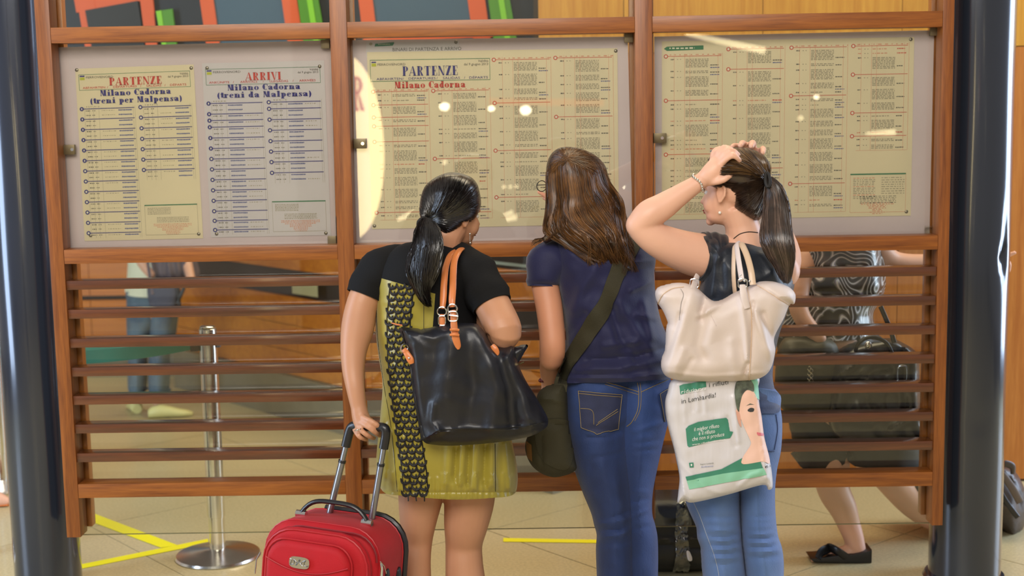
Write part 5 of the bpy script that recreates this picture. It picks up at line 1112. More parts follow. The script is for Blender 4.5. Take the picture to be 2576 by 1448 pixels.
# ================================================================ white shoulder bag
M['wl'] = mat('off_white_leather', (216, 200, 192), .55, coat=.04, var=.05, vscale=6, bump=.1, bscale=140); M['wl2'] = mat('beige_leather', (214, 186, 158), .4, coat=.2)
WY = 3.78
wb = thing('shoulder_bag', 'slouchy off-white leather shoulder bag with twin handles on the black top', 'handbag', P(1800, 955, WY))
wo = [(1649, 734), (1661, 722), (1695, 713), (1722, 712), (1748, 720), (1764, 733), (1786, 752), (1802, 758), (1822, 754), (1850, 738), (1882, 724), (1910, 711), (1938, 707), (1965, 713), (1988, 724), (2001, 741), (1998, 764), (1986, 766), (1972, 800), (1948, 848), (1950, 884), (1938, 928), (1913, 950), (1869, 957), (1786, 959), (1717, 957), (1678, 947), (1664, 926), (1665, 905), (1673, 882), (1676, 830), (1680, 812), (1668, 782), (1656, 764), (1650, 750)]
wf = [([(1656, 762), (1668, 740), (1700, 720)], 4, -.005), ([(1760, 795), (1800, 770), (1850, 742)], 8, .012), ([(1762, 800), (1772, 750)], 9, -.016), ([(1770, 800), (1757, 870), (1768, 895)], 16, -.010), ([(1745, 740), (1700, 860), (1680, 920)], 16, .008), ([(1712, 790), (1690, 860), (1672, 900)], 7, -.007), ([(1790, 830), (1780, 870), (1830, 900)], 22, .006),
      ([(1862, 735), (1876, 830), (1882, 940)], 8, .010), ([(1895, 760), (1890, 850), (1886, 950)], 4, -.006), ([(1900, 780), (1930, 870), (1945, 905)], 10, .010), ([(1920, 790), (1950, 870)], 8, -.010), ([(1880, 915), (1872, 945)], 6, -.014), ([(1720, 880), (1700, 930)], 10, .006), ([(1740, 905), (1710, 955)], 8, -.006), ([(1900, 716), (1930, 730), (1960, 752), (1990, 764)], 4, -.006), ([(1670, 935), (1780, 948), (1930, 938)], 6, .006), ([(1840, 860), (1850, 940)], 14, .006)]
wbo = pillow(wo, WY, .06, 46, 4, [(a, max(b_, 5), c_) for a, b_, c_ in wf], rough=.0025, rs=50, back=.045).build('body', M['wl']); adopt(wbo, wb); BW = bvh(wbo)
for l_ in ([(1880, 724), (1890, 790), (1889, 860), (1884, 955)], [(1655, 763), (1668, 741), (1690, 727), (1720, 722)], [(1902, 716), (1932, 734), (1960, 752), (1986, 766)]): adopt(seam(BW, l_, .0012, .0016, 30).build('piping', M['wl2']), wb)
s_ = seam(BW, [(1712, 728), (1719, 742), (1713, 765), (1711, 805)], .0007, .003, 16); adopt(s_.build('dangling_thread', mat('grey_thread', (110, 100, 92), .7)), wb); s_ = seam(BW, [(1788, 790), (1795, 805), (1801, 818)], .0007, .003, 8); adopt(s_.build('loose_thread', M['wl']), wb)
strap([(1855, 622, 3.92, 15), (1848, 617, 3.86, 15), (1846, 640, 3.83, 15), (1845, 680, 3.81, 15), (1847, 720, 3.81, 15), (1850, 745, 3.82, 15)], 'handle', M['wl2'], wb, .003)
strap([(1862, 620, 3.92, 16), (1853, 612, 3.85, 16), (1856, 640, 3.80, 16), (1862, 680, 3.76, 17), (1866, 705, 3.74, 17)], 'handle', M['wl'], wb, .003)
strap([(1858, 618, 3.90, 16), (1864, 612, 3.84, 16), (1878, 640, 3.80, 16), (1889, 680, 3.77, 16), (1894, 716, 3.755, 16)], 'handle', M['wl2'], wb, .003)
strap([(1868, 716, 3.735, 15), (1870, 735, 3.722, 17), (1874, 755, 3.716, 18), (1880, 775, 3.714, 16)], 'handle_tab', M['wl'], wb, .0025)
strap([(1755, 692, 3.84, 14), (1750, 706, 3.80, 17), (1744, 724, 3.755, 17), (1736, 748, 3.735, 17), (1727, 775, 3.728, 12)], 'handle_tab', M['wl'], wb, .0025)
ring(P(1868, 712, 3.737), .012, .002, wb, sq=1); ring(P(1747, 712, 3.785), .012, .002, wb, sq=1)
for x, y, Y in ((1863, 692, 3.745), (1886, 707, 3.755), (1873, 706, 3.735)): b = MB(); b.ell(P(x, y, Y), (.0033, .002, .0033)); adopt(b.build('stud', M['chrome']), wb)
# ================================================================ plastic carrier bag with print
M['pl'] = mat('white_polythene', (212, 208, 212), .35, coat=.1, bump=.25, bscale=26, stretch=(3, 3, .3), alpha=1)
pb = thing('carrier_bag', 'white plastic carrier bag with green print and a portrait, hanging under the shoulder bag', 'plastic bag', P(1800, 1260, 3.8))
po = [(1700, 950), (1678, 990), (1673, 1022), (1680, 1070), (1697, 1135), (1709, 1196), (1706, 1240), (1705, 1264), (1722, 1259), (1746, 1263), (1829, 1244), (1918, 1219), (1932, 1231), (1943, 1226), (1943, 1200), (1937, 1160), (1923, 1104), (1913, 1040), (1907, 980), (1902, 945), (1800, 940)]
pf = [([(1710, 1190), (1722, 1240), (1740, 1262)], 5, .009), ([(1706, 1160), (1780, 1230), (1830, 1246)], 5, .004), ([(1770, 970), (1775, 1040), (1790, 1050)], 4, .005), ([(1740, 965), (1742, 1030)], 4, -.004), ([(1752, 965), (1756, 1030)], 3, .005), ([(1830, 1050), (1850, 1120)], 4, -.005), ([(1845, 1000), (1858, 1110)], 5, .006), ([(1720, 980), (1724, 1060)], 5, .004), ([(1860, 1220), (1890, 1195), (1912, 1188)], 5, .006), ([(1903, 1000), (1915, 1100), (1928, 1200)], 6, .008)]
pbo = pillow(po, 3.81, .03, 30, 4, [(a, max(b_, 6), c_*.8) for a, b_, c_ in pf], rough=.003, rs=30, back=.02, smooth=True).build('body', M['pl']); adopt(pbo, pb); BPb = bvh(pbo)
G_ = mat('green_print_ink', (62, 134, 110), .5); G2 = mat('light_green_print_ink', (134, 196, 166), .5); W_ = mat('white_print_ink', (232, 232, 230), .5); FS = mat('printed_skin', (238, 196, 178), .5); FH = mat('printed_dark_hair', (62, 66, 60), .5, col2=(110, 120, 104), vscale=60); DK = mat('printed_black', (60, 62, 64), .5)
def pr(poly, m, name='print', off=.0008, smooth=False, step=6):
    off += .0012; step = min(step, 4)
    o = patch(BPb, poly, off, step, smooth).build(name, m); adopt(o, pb); return o
pr([(1725, 1078), (1732, 1070), (1756, 1060), (1795, 1054), (1826, 1050), (1831, 1055), (1835, 1084), (1845, 1085), (1836, 1101), (1800, 1106), (1733, 1124), (1729, 1120)], G_, 'green_box_print')
pr([(1725, 1198), (1814, 1179), (1867, 1151), (1869, 1167), (1913, 1160), (1920, 1176), (1730, 1214)], G_, 'green_band_print'); pr([(1728, 1208), (1820, 1190), (1921, 1176), (1928, 1193), (1734, 1230)], G2, 'light_band_print', .0012)
pr([(1709, 970), (1718, 966), (1775, 958), (1776, 972), (1712, 992)], G_, 'green_box_print'); pr([(1888, 950), (1904, 950), (1909, 1005), (1900, 1000), (1890, 975)], G2, 'light_band_print')
pr([(1859, 1000), (1866, 985), (1888, 980), (1900, 995), (1912, 1036), (1921, 1100), (1935, 1162), (1916, 1160), (1869, 1166), (1868, 1150), (1888, 1118), (1886, 1104), (1872, 1074), (1862, 1050), (1855, 1040), (1850, 1035)], FS, 'printed_face', .0010, True)
pr([(1848, 975), (1856, 958), (1890, 958), (1895, 984), (1880, 980), (1868, 992), (1862, 1012), (1858, 1036), (1853, 1030), (1848, 1000)], FH, 'printed_hair', .0016, True, 5)
pr([(1880, 1031), (1887, 1025), (1896, 1027), (1894, 1034), (1885, 1035)], DK, 'printed_eye', .0018, True, 3); pr([(1876, 1020), (1886, 1014), (1897, 1017), (1886, 1017)], FH, 'printed_brow', .0018, False, 3)
pr([(1903, 1086), (1918, 1090), (1920, 1095), (1906, 1094)], mat('printed_lips', (220, 120, 130), .5), 'printed_lips', .0018, True, 3); pr([(1851, 1035), (1860, 1038), (1864, 1072), (1856, 1062)], mat('printed_ear', (224, 170, 150), .5), 'printed_ear', .0014, True, 4)
pr([(1733, 1163), (1744, 1162), (1745, 1174), (1735, 1175)], G_, 'small_logo_print', .0014, False, 4); pr([(1737, 1166), (1741, 1165), (1741, 1170), (1738, 1171)], W_, 'small_logo_print', .002, False, 3)
def ptext(txt, x, y, size, m, slope=-.16, wsc=1., name='lettering', off=.0036, x2=None):
    cu = bpy.data.curves.new('t', 'FONT'); cu.body = txt; cu.size = 1; cu.resolution_u = 2; cu.fill_mode = 'BOTH' if False else 'FRONT'
    to = bpy.data.objects.new('t', cu); COL.objects.link(to); me = bpy.data.meshes.new_from_object(to)
    w_ = max(p.co.x for p in me.vertices); k = (x2-x)/w_ if x2 else size*wsc
    b = MB(); b.add([stick(BPb, x+p.co.x*k, y-p.co.y*size+(p.co.x*k)*slope, off) for p in me.vertices], [tuple(p.vertices) for p in me.polygons])
    bpy.data.objects.remove(to); bpy.data.meshes.remove(me); o = b.build(name, m, smooth=False); adopt(o, pb)
ptext('il miglior rifiuto', 1745, 1084, 14, W_, x2=1809); ptext('è il rifiuto', 1757, 1094, 14, W_, x2=1798); ptext('che non si produce', 1741, 1108, 14, W_, x2=1822); ptext('www.rifiutilombardia.it', 1741, 1119, 6, W_, x2=1825)
ptext('riduciamo', 1714, 990, 15, W_, x2=1774); ptext('i rifiuti', 1782, 973, 15, DK, x2=1832); ptext('in Lombardia!', 1714, 1014, 17, DK, x2=1800, slope=-.19)
ptext('Regione Lombardia', 1761, 1168, 5, FH, x2=1795, slope=-.1); ptext('Ambiente', 1763, 1175, 5, mat('printed_blue', (90, 110, 170), .5), x2=1794, slope=-.1); ptext('61', 1923, 1176, 8, DK, x2=1935)
# ================================================================ stanchions and belts
M['teal'] = mat('teal_webbing', (40, 124, 104), .6, bump=.2, bscale=300)
stan = None
def stanchion(c, label):
    t = thing('stanchion', label, 'stanchion', (c.x, c.y, 0))
    b = MB(); b.lathe((c.x, c.y, 0), [(.162, .0), (.165, .004), (.160, .012), (.10, .022), (.045, .030), (.03, .034)], 48); adopt(b.build('base', M['steel']), t)
    b = MB(); b.lathe((c.x, c.y, .03), [(.0305, 0), (.0305, .13), (.034, .132), (.034, .86), (.033, .866), (.026, .87)], 32); adopt(b.build('pole', M['steel']), t)
    b = MB(); b.lathe((c.x, c.y, .90), [(.030, 0), (.030, .004), (.024, .008)], 32); adopt(b.build('cap', M['chrome']), t)
    q = MB(); q.box((c.x-.066, c.y-.018, .812), (c.x-.033, c.y+.018, .872)); adopt(q.build('belt_head', M['dark'], bevel=.003), t)
    q = MB(); q.box((c.x+.033, c.y-.015, .825), (c.x+.046, c.y+.015, .872)); adopt(q.build('belt_socket', mat('blue_grey_plastic', (84, 96, 124), .4), bevel=.002), t)
    return t
S1 = PZ(549, 1398); S2 = PZ(8, 1222); S3 = PZ(-150, 1420)
stanchion(S1, 'polished steel queue stanchion on a round base behind the left bay of the screen')
stanchion(S2, 'steel queue stanchion at the left picture edge behind the left column')
stanchion(S3, 'steel queue stanchion just left of the left steel column')
def belt(a, b_, sag, label):
    n = 30; vs = []
    for i in range(n+1):
        t = i/n; p = a.lerp(b_, t)-Vector((0, 0, sag*4*t*(1-t)))
        for z in (0, -.05): vs.append(p+Vector((0, .001*math.sin(i), z)))
    m_ = len(vs); vs += [v+Vector((0, .0016, 0)) for v in vs]; F = [(i*2, i*2+1, i*2+3, i*2+2) for i in range(n)]
    q = MB(); q.add(vs, F+[tuple(k+m_ for k in f)[::-1] for f in F]); o = q.build('queue_belt', M['teal']); tag(o, label, 'belt')
belt(Vector((S1.x-.067, S1.y, .868)), Vector((S2.x, S2.y-.04, .868)), .10, 'teal queue belt rising away from the stanchion top towards the far left')
belt(Vector((S1.x-.067, S1.y-.004, .866)), Vector((S3.x+.04, S3.y, .868)), .045, 'teal queue belt running from the stanchion to the left, the lower nearer of two')
# ================================================================ things on the counter
def onc(px, Y): return P(px, 690, Y)
def cpt(s_, n_): return ca+cd*s_+cn*n_
s0 = (P(1290, 690, 6.72)-ca); sv = Vector((s0.x, s0.y, 0)).dot(cd)
p = cpt(sv-.12, .14)
cam_ = thing('camera_body', 'small black boxy device on the pale counter shelf behind the middle bay', 'device', p+Vector((0, 0, 1.012)))
q = MB(); q.box((p.x-.035, p.y-.02, 1.012), (p.x+.035, p.y+.02, 1.06)); adopt(q.build('body', M['blackp'], bevel=.006), cam_); q = MB(); q.cyl((p.x, p.y-.02, 1.038), (p.x, p.y-.045, 1.038), .016, 18); adopt(q.build('knob', M['blackp']), cam_)
p = cpt(sv+.22, .16); q = MB(); q.box((p.x-.11, p.y-.03, 1.012), (p.x+.11, p.y+.03, 1.05)); o = q.build('card_box', G_, bevel=.003); tag(o, 'green box on the pale counter shelf beside the navy sleeve', 'box')
q = MB(); q.box((p.x-.08, p.y-.034, 1.016), (p.x-.05, p.y-.030, 1.047)); adopt(q.build('white_label', PAP['w']), o)
p = cpt(Lc*.44, -.0); q = MB(); q.hexa([p+cd*a+Vector((0, 0, z))+cn*nn for z, nn in ((.72, -.004), (.80, -.004)) for a, nn2 in ((-.12, 0), (.13, 0), (.13, .004), (-.12, .004))]); o = q.build('paper_notice', mat('pale_yellow_paper', (226, 224, 178), .6), smooth=False); tag(o, 'pale yellow paper notice on the counter front behind the left bay', 'notice')
# ================================================================ person far behind the left bay
E_ = person('person', 'person in white top, faded jeans and cream flat shoes seen through the left slats', 380, 7.9)
YE = PZ(400, 1040).y
bo = MB(); hcE = P(392, 375, YE); MxE = headparts(bo, hcE, 65, 0, 0, .95); bo.tube([hcE, P(390, 440, YE), P(388, 500, YE)], [.05, .048, .06], 14)
bo.limb([(350, 500, YE, 50), (430, 500, YE, 50)], 14); bo.limb([(388, 500, YE, 80), (385, 600, YE, 76), (382, 700, YE, 80), (382, 780, YE, 84)], 14)
bo.limb([(345, 505, YE, 42), (336, 580, YE-.05, 36), (352, 650, YE-.1, 28), (380, 690, YE-.12, 24)], 12); bo.limb([(432, 505, YE, 42), (448, 590, YE, 36), (470, 660, YE-.1, 28), (480, 700, YE-.16, 24)], 12)
fingers(bo, [[(478, 696, YE-.16, 14), (484, 712, YE-.17, 12), (488, 722, YE-.17, 8)], [(472, 696, YE-.15, 12), (476, 714, YE-.16, 10), (480, 724, YE-.16, 7)]])
bo.limb([(342, 800, YE, 40), (342, 900, YE, 34), (340, 980, YE, 24), (338, 1000, YE, 22)], 12); bo.limb([(398, 800, YE, 44), (398, 900, YE, 36), (396, 990, YE, 26), (396, 1012, YE, 24)], 12)
bE = bo.build('body', SK['c'], remesh=.008); adopt(bE, E_); face_bits(E_, hcE, MxE, .95)
o = pillow([(358, 360), (392, 338), (425, 350), (432, 400), (424, 460), (400, 490), (370, 470), (356, 420)], YE-.0, .09, 30, 6, back=.05).build('hair', HB); adopt(o, E_)
M['cream'] = mat('cream_cotton', (232, 238, 214), .7); M['taupe'] = mat('taupe_knit', (122, 108, 112), .8, col2=(84, 76, 92), vscale=26, stretch=(3, 3, .4)); M['wash'] = mat('washed_denim', (104, 130, 150), .8, col2=(78, 100, 124), vscale=9)
o = pillow([(345, 470), (430, 470), (436, 560), (430, 640), (428, 700), (425, 742), (322, 742), (320, 690), (326, 600), (330, 520)], YE, .12, 48, 7, hem=lambda x, y: y > 735).build('top', M['cream']); adopt(o, E_)
o = pillow([(360, 480), (440, 480), (462, 560), (482, 640), (496, 700), (470, 706), (440, 712), (400, 716), (376, 700), (362, 640), (356, 560)], YE-.03, .12, 40, 6, [([(400, 560), (430, 700)], 6, .02), ([(380, 600), (400, 705)], 5, -.02), ([(440, 600), (465, 700)], 5, -.02), ([(415, 640), (425, 700)], 4, -.015)]).build('cardigan', M['taupe']); adopt(o, E_)
jm = MB(); hx = lambda x, y: y < 726 or y > 980
pillow([(322, 720), (395, 720), (396, 800), (374, 850), (364, 900), (361, 985), (324, 985), (322, 900), (318, 820), (318, 760)], YE, .1, 34, 6, mb=jm, hem=hx); pillow([(378, 720), (440, 720), (444, 780), (436, 850), (422, 900), (417, 990), (376, 990), (374, 900), (374, 840), (372, 780)], YE-.02, .1, 34, 6, mb=jm, hem=hx)
o = jm.build('jeans', M['wash']); adopt(o, E_); CR = mat('cream_leather', (226, 226, 158), .4)
shoe(E_, 342, YE+.05, CR, -25, .2); s_ = shoe(E_, 404, YE-.1, CR, 80, .25)
# sling bag with crossed strap
sb_ = thing('sling_bag', 'grey-blue sling bag with dark straps at the hip of the person behind the left bay', 'bag', P(410, 770, YE-.2))
o = pillow([(378, 700), (410, 706), (440, 704), (452, 730), (446, 770), (430, 790), (396, 786), (378, 770), (370, 730)], YE-.16, .05, 24, 6).build('body', mat('slate_canvas', (84, 88, 108), .8)); adopt(o, sb_)
strap([(470, 700, YE-.2, 9), (460, 730, YE-.2, 9), (446, 762, YE-.2, 9)], 'strap', M['blackp'], sb_, .004); strap([(440, 706, YE-.2, 9), (448, 740, YE-.2, 9), (452, 770, YE-.2, 9)], 'strap', M['blackp'], sb_, .004); strap([(362, 560, YE-.16, 8), (372, 660, YE-.17, 8), (384, 740, YE-.21, 8)], 'strap', M['taupe'], sb_, .004)
# ================================================================ person walking behind the right bay
D_ = person('person', 'person walking behind the right bay in a patterned grey top, black skirt and black sandals', 2110, 5.1)
YD = PZ(2115, 1412).y+.02; YT = YD+.12
bo = MB(); hcD = P(2075, 420, YT); MxD = headparts(bo, hcD, -95, 0, 0, .95); bo.tube([hcD, P(2095, 500, YT), P(2110, 560, YT)], [.05, .048, .06], 14)
bo.limb([(2060, 590, YT, 80), (2180, 585, YT+.02, 80)]); bo.limb([(2110, 600, YT, 150), (2100, 740, YT, 150), (2090, 880, YT, 170), (2100, 1000, YT, 180)])
bo.limb([(2190, 600, YT+.02, 72), (2230, 650, YT+.04, 62), (2275, 664, YT+.05, 54), (2360, 664, YT+.08, 50), (2450, 668, YT+.08, 42), (2510, 668, YT+.08, 36)])
fingers(bo, [[(2510, 668, YT+.08, 36), (2524, 666, YT+.08, 40)], [(2518, 655, YT+.07, 17), (2535, 642, YT+.06, 13), (2553, 635, YT+.06, 11)], [(2522, 664, YT+.06, 15), (2536, 660, YT+.05, 14), (2540, 668, YT+.04, 12)], [(2522, 672, YT+.06, 14), (2536, 672, YT+.05, 13), (2538, 680, YT+.04, 11)], [(2520, 680, YT+.06, 14), (2533, 684, YT+.05, 12), (2534, 692, YT+.04, 10)], [(2518, 688, YT+.06, 12), (2530, 694, YT+.05, 11), (2530, 701, YT+.04, 9)]])
bo.limb([(2060, 600, YT-.02, 68), (2020, 680, YT-.1, 60), (2010, 780, YT-.16, 48), (2060, 850, YT-.2, 38)])
bo.limb([(2070, 1080, YT, 130), (2088, 1160, YT-.03, 100), (2097, 1230, YT-.07, 84), (2120, 1276, YT-.09, 72), (2134, 1314, YT-.1, 60), (2147, 1350, YT-.11, 52), (2156, 1384, YD, 46)])
bo.limb([(2156, 1390, YD, 42), (2120, 1392, YD, 40), (2085, 1401, YD, 30), (2052, 1408, YD, 20)])
for k in range(4): bo.ell(P(2045+4*k, 1408-.5*k, YD-.03+.02*k), (.012, .010, .009), n=10, m=8)
bo.limb([(2140, 1080, YT+.06, 120), (2220, 1180, YT+.10, 86), (2300, 1270, YT+.14, 72), (2380, 1330, YT+.16, 46)])
bD = bo.build('body', SK['c'], remesh=.006); adopt(bD, D_); face_bits(D_, hcD, MxD, .95)
o = pillow([(2035, 400), (2060, 368), (2110, 366), (2140, 400), (2145, 470), (2130, 540), (2095, 545), (2080, 480), (2050, 440)], YT-.0, .08, 40, 7, back=.06).build('hair', HC); adopt(o, D_)
pm = mat('swirl_print_silk', (120, 124, 112), .25, coat=.3); nt = pm.node_tree; N = nt.nodes
tc = N.new('ShaderNodeTexCoord'); n1 = N.new('ShaderNodeTexNoise'); n1.inputs['Scale'].default_value = 3.2; n1.inputs['Detail'].default_value = 2; va = N.new('ShaderNodeVectorMath'); va.operation = 'MULTIPLY_ADD'; va.inputs[1].default_value = (.5, .5, .5)
nt.links.new(tc.outputs['Object'], n1.inputs[0]); nt.links.new(n1.outputs['Color'], va.inputs[0]); nt.links.new(tc.outputs['Object'], va.inputs[2])
vo = N.new('ShaderNodeTexVoronoi'); vo.inputs['Scale'].default_value = 6.5; nt.links.new(va.outputs[0], vo.inputs['Vector'])
sn = N.new('ShaderNodeMath'); sn.operation = 'MULTIPLY'; sn.inputs[1].default_value = 46; nt.links.new(vo.outputs['Distance'], sn.inputs[0]); si = N.new('ShaderNodeMath'); si.operation = 'SINE'; nt.links.new(sn.outputs[0], si.inputs[0])
cr = N.new('ShaderNodeValToRGB'); e = cr.color_ramp.elements; e[0].position = .0; e[0].color = (*L((58, 52, 50)), 1); e[1].position = .95; e[1].color = (*L((226, 228, 228)), 1)
for p_, c_ in ((.35, (96, 96, 80)), (.62, (150, 156, 146)), (.8, (110, 92, 140))): x = e.new(p_); x.color = (*L(c_), 1)
nt.links.new(si.outputs[0], cr.inputs[0]); nt.links.new(cr.outputs[0], N['Principled BSDF'].inputs['Base Color'])
o = pillow([(2040, 560), (2120, 548), (2190, 560), (2214, 620), (2228, 690), (2222, 742), (2198, 786), (2180, 850), (1965, 850), (1966, 800), (1985, 740), (2000, 680), (2015, 620)], YT-.01, .13, 90, 7, [([(2010, 720), (2100, 700)], 10, .01), ([(2000, 800), (2120, 760)], 10, .014), ([(2100, 800), (2190, 740)], 9, -.01)], rough=.02, rs=45, hem=lambda x, y: y > 840).build('top', pm); adopt(o, D_)
M['skirt'] = mat('black_skirt_cloth', (32, 32, 30), .7, var=.2, vscale=10)
o = pillow([(1968, 835), (2190, 835), (2240, 900), (2300, 1050), (2330, 1170), (2240, 1178), (2150, 1172), (2130, 1150), (2114, 1174), (2020, 1178), (1996, 1110), (1972, 1000), (1962, 900)], YT+.02, .12, 80, 8, [([(2120, 1000), (2133, 1140)], 8, -.03)], rough=.01, rs=50, hem=lambda x, y: y < 842 or y > 1146).build('skirt', M['skirt']); adopt(o, D_)
sd = MB(); q = [(2038, 1405), (2060, 1404), (2100, 1398), (2150, 1394), (2186, 1386), (2194, 1382), (2193, 1416), (2160, 1417), (2100, 1416), (2048, 1414)]; sd.prism([P(x, y, YD-.045) for x, y in q], (0, .09, 0)); so = sd.build('sandal', mat('black_sandal', (18, 18, 22), .35, coat=.2), bevel=.003, smooth=True); adopt(so, D_)
for a_ in ([(2058, 1404, YD-.05, 22), (2066, 1388, YD-.035, 24), (2090, 1378, YD, 24), (2100, 1384, YD+.04, 20)], [(2130, 1402, YD-.05, 24), (2110, 1388, YD-.045, 24), (2086, 1376, YD-.01, 22), (2074, 1386, YD+.04, 20)]):
    q = interp(a_, 12); b = MB(); b.tube([P(x, y, Y) for x, y, Y, w_ in q], [w_/2*mpp(YD) for x, y, Y, w_ in q], 10, rz=.004, up=(0, 1, .6)); s2 = b.build('sandal_strap', so.data.materials[0]); adopt(s2, so)
# her bags
M['bkl'] = mat('soft_black_leather', (26, 28, 36), .32, coat=.25, bump=.3, bscale=50, var=.3, vscale=8)
bg = thing('handbag', 'big soft black leather handbag with silver buckles behind the right slats', 'handbag', P(2220, 1100, YD-.08)); yb = YD-.06
bb = pillow([(2100, 900), (2140, 868), (2190, 856), (2240, 850), (2272, 862), (2300, 880), (2312, 900), (2314, 950), (2318, 1040), (2322, 1110), (2260, 1114), (2160, 1108), (2105, 1100), (2080, 1040), (2080, 960)], yb, .07, 50, 7, [([(2110, 940), (2180, 900), (2240, 905)], 6, .014), ([(2130, 960), (2240, 930)], 5, -.012), ([(2240, 1080), (2310, 1040)], 6, .014), ([(2270, 880), (2280, 1040)], 8, -.012)], rough=.012, rs=36).build('body', M['bkl']); adopt(bb, bg)
strap([(2150, 905, yb-.05, 10), (2158, 865, yb-.06, 10), (2190, 848, yb-.06, 10), (2230, 862, yb-.06, 10), (2250, 905, yb-.06, 10)], 'handle', M['bkl'], bg, .006); strap([(2215, 770, yb-.02, 12), (2228, 800, yb-.03, 12), (2240, 830, yb-.04, 12), (2250, 862, yb-.05, 12)], 'strap', M['blackp'], bg, .003)
ring(P(2270, 940, yb-.085), .03, .004, bg, rx=.55, sq=1, m=mat('blued_steel', (150, 165, 200), .2, 1.)); b = MB(); b.ell(P(2184, 868, yb-.07), (.014, .008, .014)); adopt(b.build('stud', M['chrome']), bg)
b2 = thing('handbag', 'olive-black slouchy bag left of the buckled black handbag behind the right slats', 'handbag', P(2040, 1020, YD-.06))
b3 = pillow([(1966, 862), (2010, 846), (2080, 850), (2110, 880), (2120, 960), (2110, 1030), (2060, 1044), (1990, 1040), (1956, 1010), (1950, 940)], yb+.0, .055, 44, 7, [([(1970, 900), (2060, 930)], 8, .012), ([(1990, 960), (2080, 980)], 7, -.01)], rough=.012, rs=34).build('body', mat('olive_black_leather', (66, 64, 52), .5, var=.25, vscale=8, bump=.3, bscale=60)); adopt(b3, b2)
b = MB(); ch = []
for k in range(9): p_ = P(2036+(k % 2)*5, 926+k*6, yb-.06); b.tube([p_+Vector((.006*math.cos(a), .002*math.sin(a), .007*math.sin(a))) for a in np.linspace(0, 6.28, 10, False)], .0016, 5, closed=True)
o = b.build('highlight_links', MP['silver']); adopt(o, b2); tag(o, kind='stuff')  # silver links stand in for a row of reflected highlights
# ================================================================ dark brown travel bag behind the right column
M['brn'] = mat('dark_brown_leather', (62, 50, 44), .42, coat=.15, var=.25, vscale=9, bump=.3, bscale=50)
yk = 5.42; rb = thing('travel_bag', 'large dark brown round travel bag standing on the floor behind the right column', 'bag', (P(2420, 1300, yk).x, yk, 0)); fy = floor_y(2420, yk)
ro = pillow([(2222, 1226), (2240, 1196), (2300, 1170), (2400, 1158), (2500, 1162), (2548, 1180), (2574, 1220), (2586, 1270), (2578, 1320), (2550, 1355), (2510, fy-1), (2430, fy-1), (2390, 1350), (2330, 1316), (2270, 1270)], yk, .13, 70, 8, [([(2525, 1190), (2560, 1230), (2570, 1300)], 6, -.02), ([(2500, 1260), (2560, 1290)], 10, .015)], rough=.015, rs=45).build('body', M['brn']); adopt(ro, rb)
strap([(2512, 1180, yk-.12, 16), (2524, 1166, yk-.13, 18), (2546, 1172, yk-.12, 18), (2548, 1190, yk-.11, 14)], 'carry_loop', M['brn'], rb, .006); strap([(2520, 1190, yk-.13, 18), (2545, 1225, yk-.14, 20), (2566, 1262, yk-.13, 20)], 'strap', mat('grey_brown_strap', (104, 92, 84), .5), rb, .005); strap([(2500, 1210, yk-.13, 14), (2530, 1260, yk-.14, 14), (2560, 1300, yk-.13, 14)], 'strap', M['blackp'], rb, .005)
# ================================================================ black bag wrapped in clear film between the jeans
yq = 4.98; kb = thing('luggage_bag', 'low black travel bag with clear film and pale tag between the two pairs of jeans', 'luggage', (P(1690, 1400, yq).x, yq, 0)); fy = floor_y(1690, yq)
ko = pillow([(1580, 1262), (1620, 1248), (1700, 1244), (1780, 1256), (1800, 1300), (1806, 1400), (1804, fy-1), (1566, fy-1), (1564, 1380), (1566, 1300)], yq, .11, 40, 8, [([(1650, 1352), (1700, 1362), (1790, 1352)], 6, .012), ([(1650, 1372), (1790, 1376)], 4, -.008)], rough=.008, rs=40).build('body', mat('black_nylon', (24, 25, 26), .5, bump=.3, bscale=80, var=.3, vscale=6)); adopt(ko, kb)
BK = bvh(ko); film = patch(BK, [(1704, 1262), (1722, 1256), (1732, 1300), (1728, 1340), (1734, 1400), (1730, 1436), (1694, 1436), (1700, 1390), (1698, 1340), (1700, 1300)], .006, 4, smooth=True)
rr = random.Random(3); film.v = [tuple(Vector(v)+Vector((rr.uniform(-.002, .002), rr.uniform(-.009, .003), rr.uniform(-.002, .002)))) for v in film.v]
fm = glass('clear_film', (235, 240, 235), .16, .08); o = film.build('clear_film', fm, smooth=True, angle=180); adopt(o, kb)
tgm = pillow([(1727, 1386), (1734, 1386), (1741, 1402), (1740, 1410), (1731, 1408)], yq-.13, .003, 4, 3, back=.002).build('luggage_tag', mat('pale_tag', (206, 200, 196), .4)); adopt(tgm, kb)
# ================================================================ foot of a passer-by at the left edge
yf = PZ(10, 1272).y-.0; ft = person('person', 'person at the left picture edge of whom only a bare foot shows', -30, yf)
bo = MB(); X0 = PZ(28, 1272).x
for pts, r in (([(X0-.20, yf+.02, .10), (X0-.21, yf+.02, .3), (X0-.22, yf+.02, .45), (X0-.24, yf, .8), (X0-.26, yf, .95)], [.036, .05, .055, .075, .09]), ([(X0-.42, yf-.3, .08), (X0-.40, yf-.25, .3), (X0-.36, yf-.18, .45), (X0-.30, yf-.1, .8), (X0-.28, yf-.02, .95)], [.036, .05, .055, .075, .09]),
               ([(X0-.27, yf+.03, .95), (X0-.27, yf+.03, 1.15), (X0-.26, yf+.03, 1.35), (X0-.25, yf+.03, 1.42), (X0-.22, yf+.03, 1.50)], [.14, .13, .14, .06, .05]), ([(X0-.26, yf-.1, 1.33), (X0-.22, yf-.14, 1.1), (X0-.12, yf-.12, .9)], [.045, .04, .028]), ([(X0-.26, yf+.12, 1.33), (X0-.3, yf+.14, 1.1), (X0-.25, yf+.12, .9)], [.045, .04, .028])): bo.tube(pts, r, 16)
headparts(bo, (X0-.2, yf+.03, 1.58), 90, 0, 0, .95)
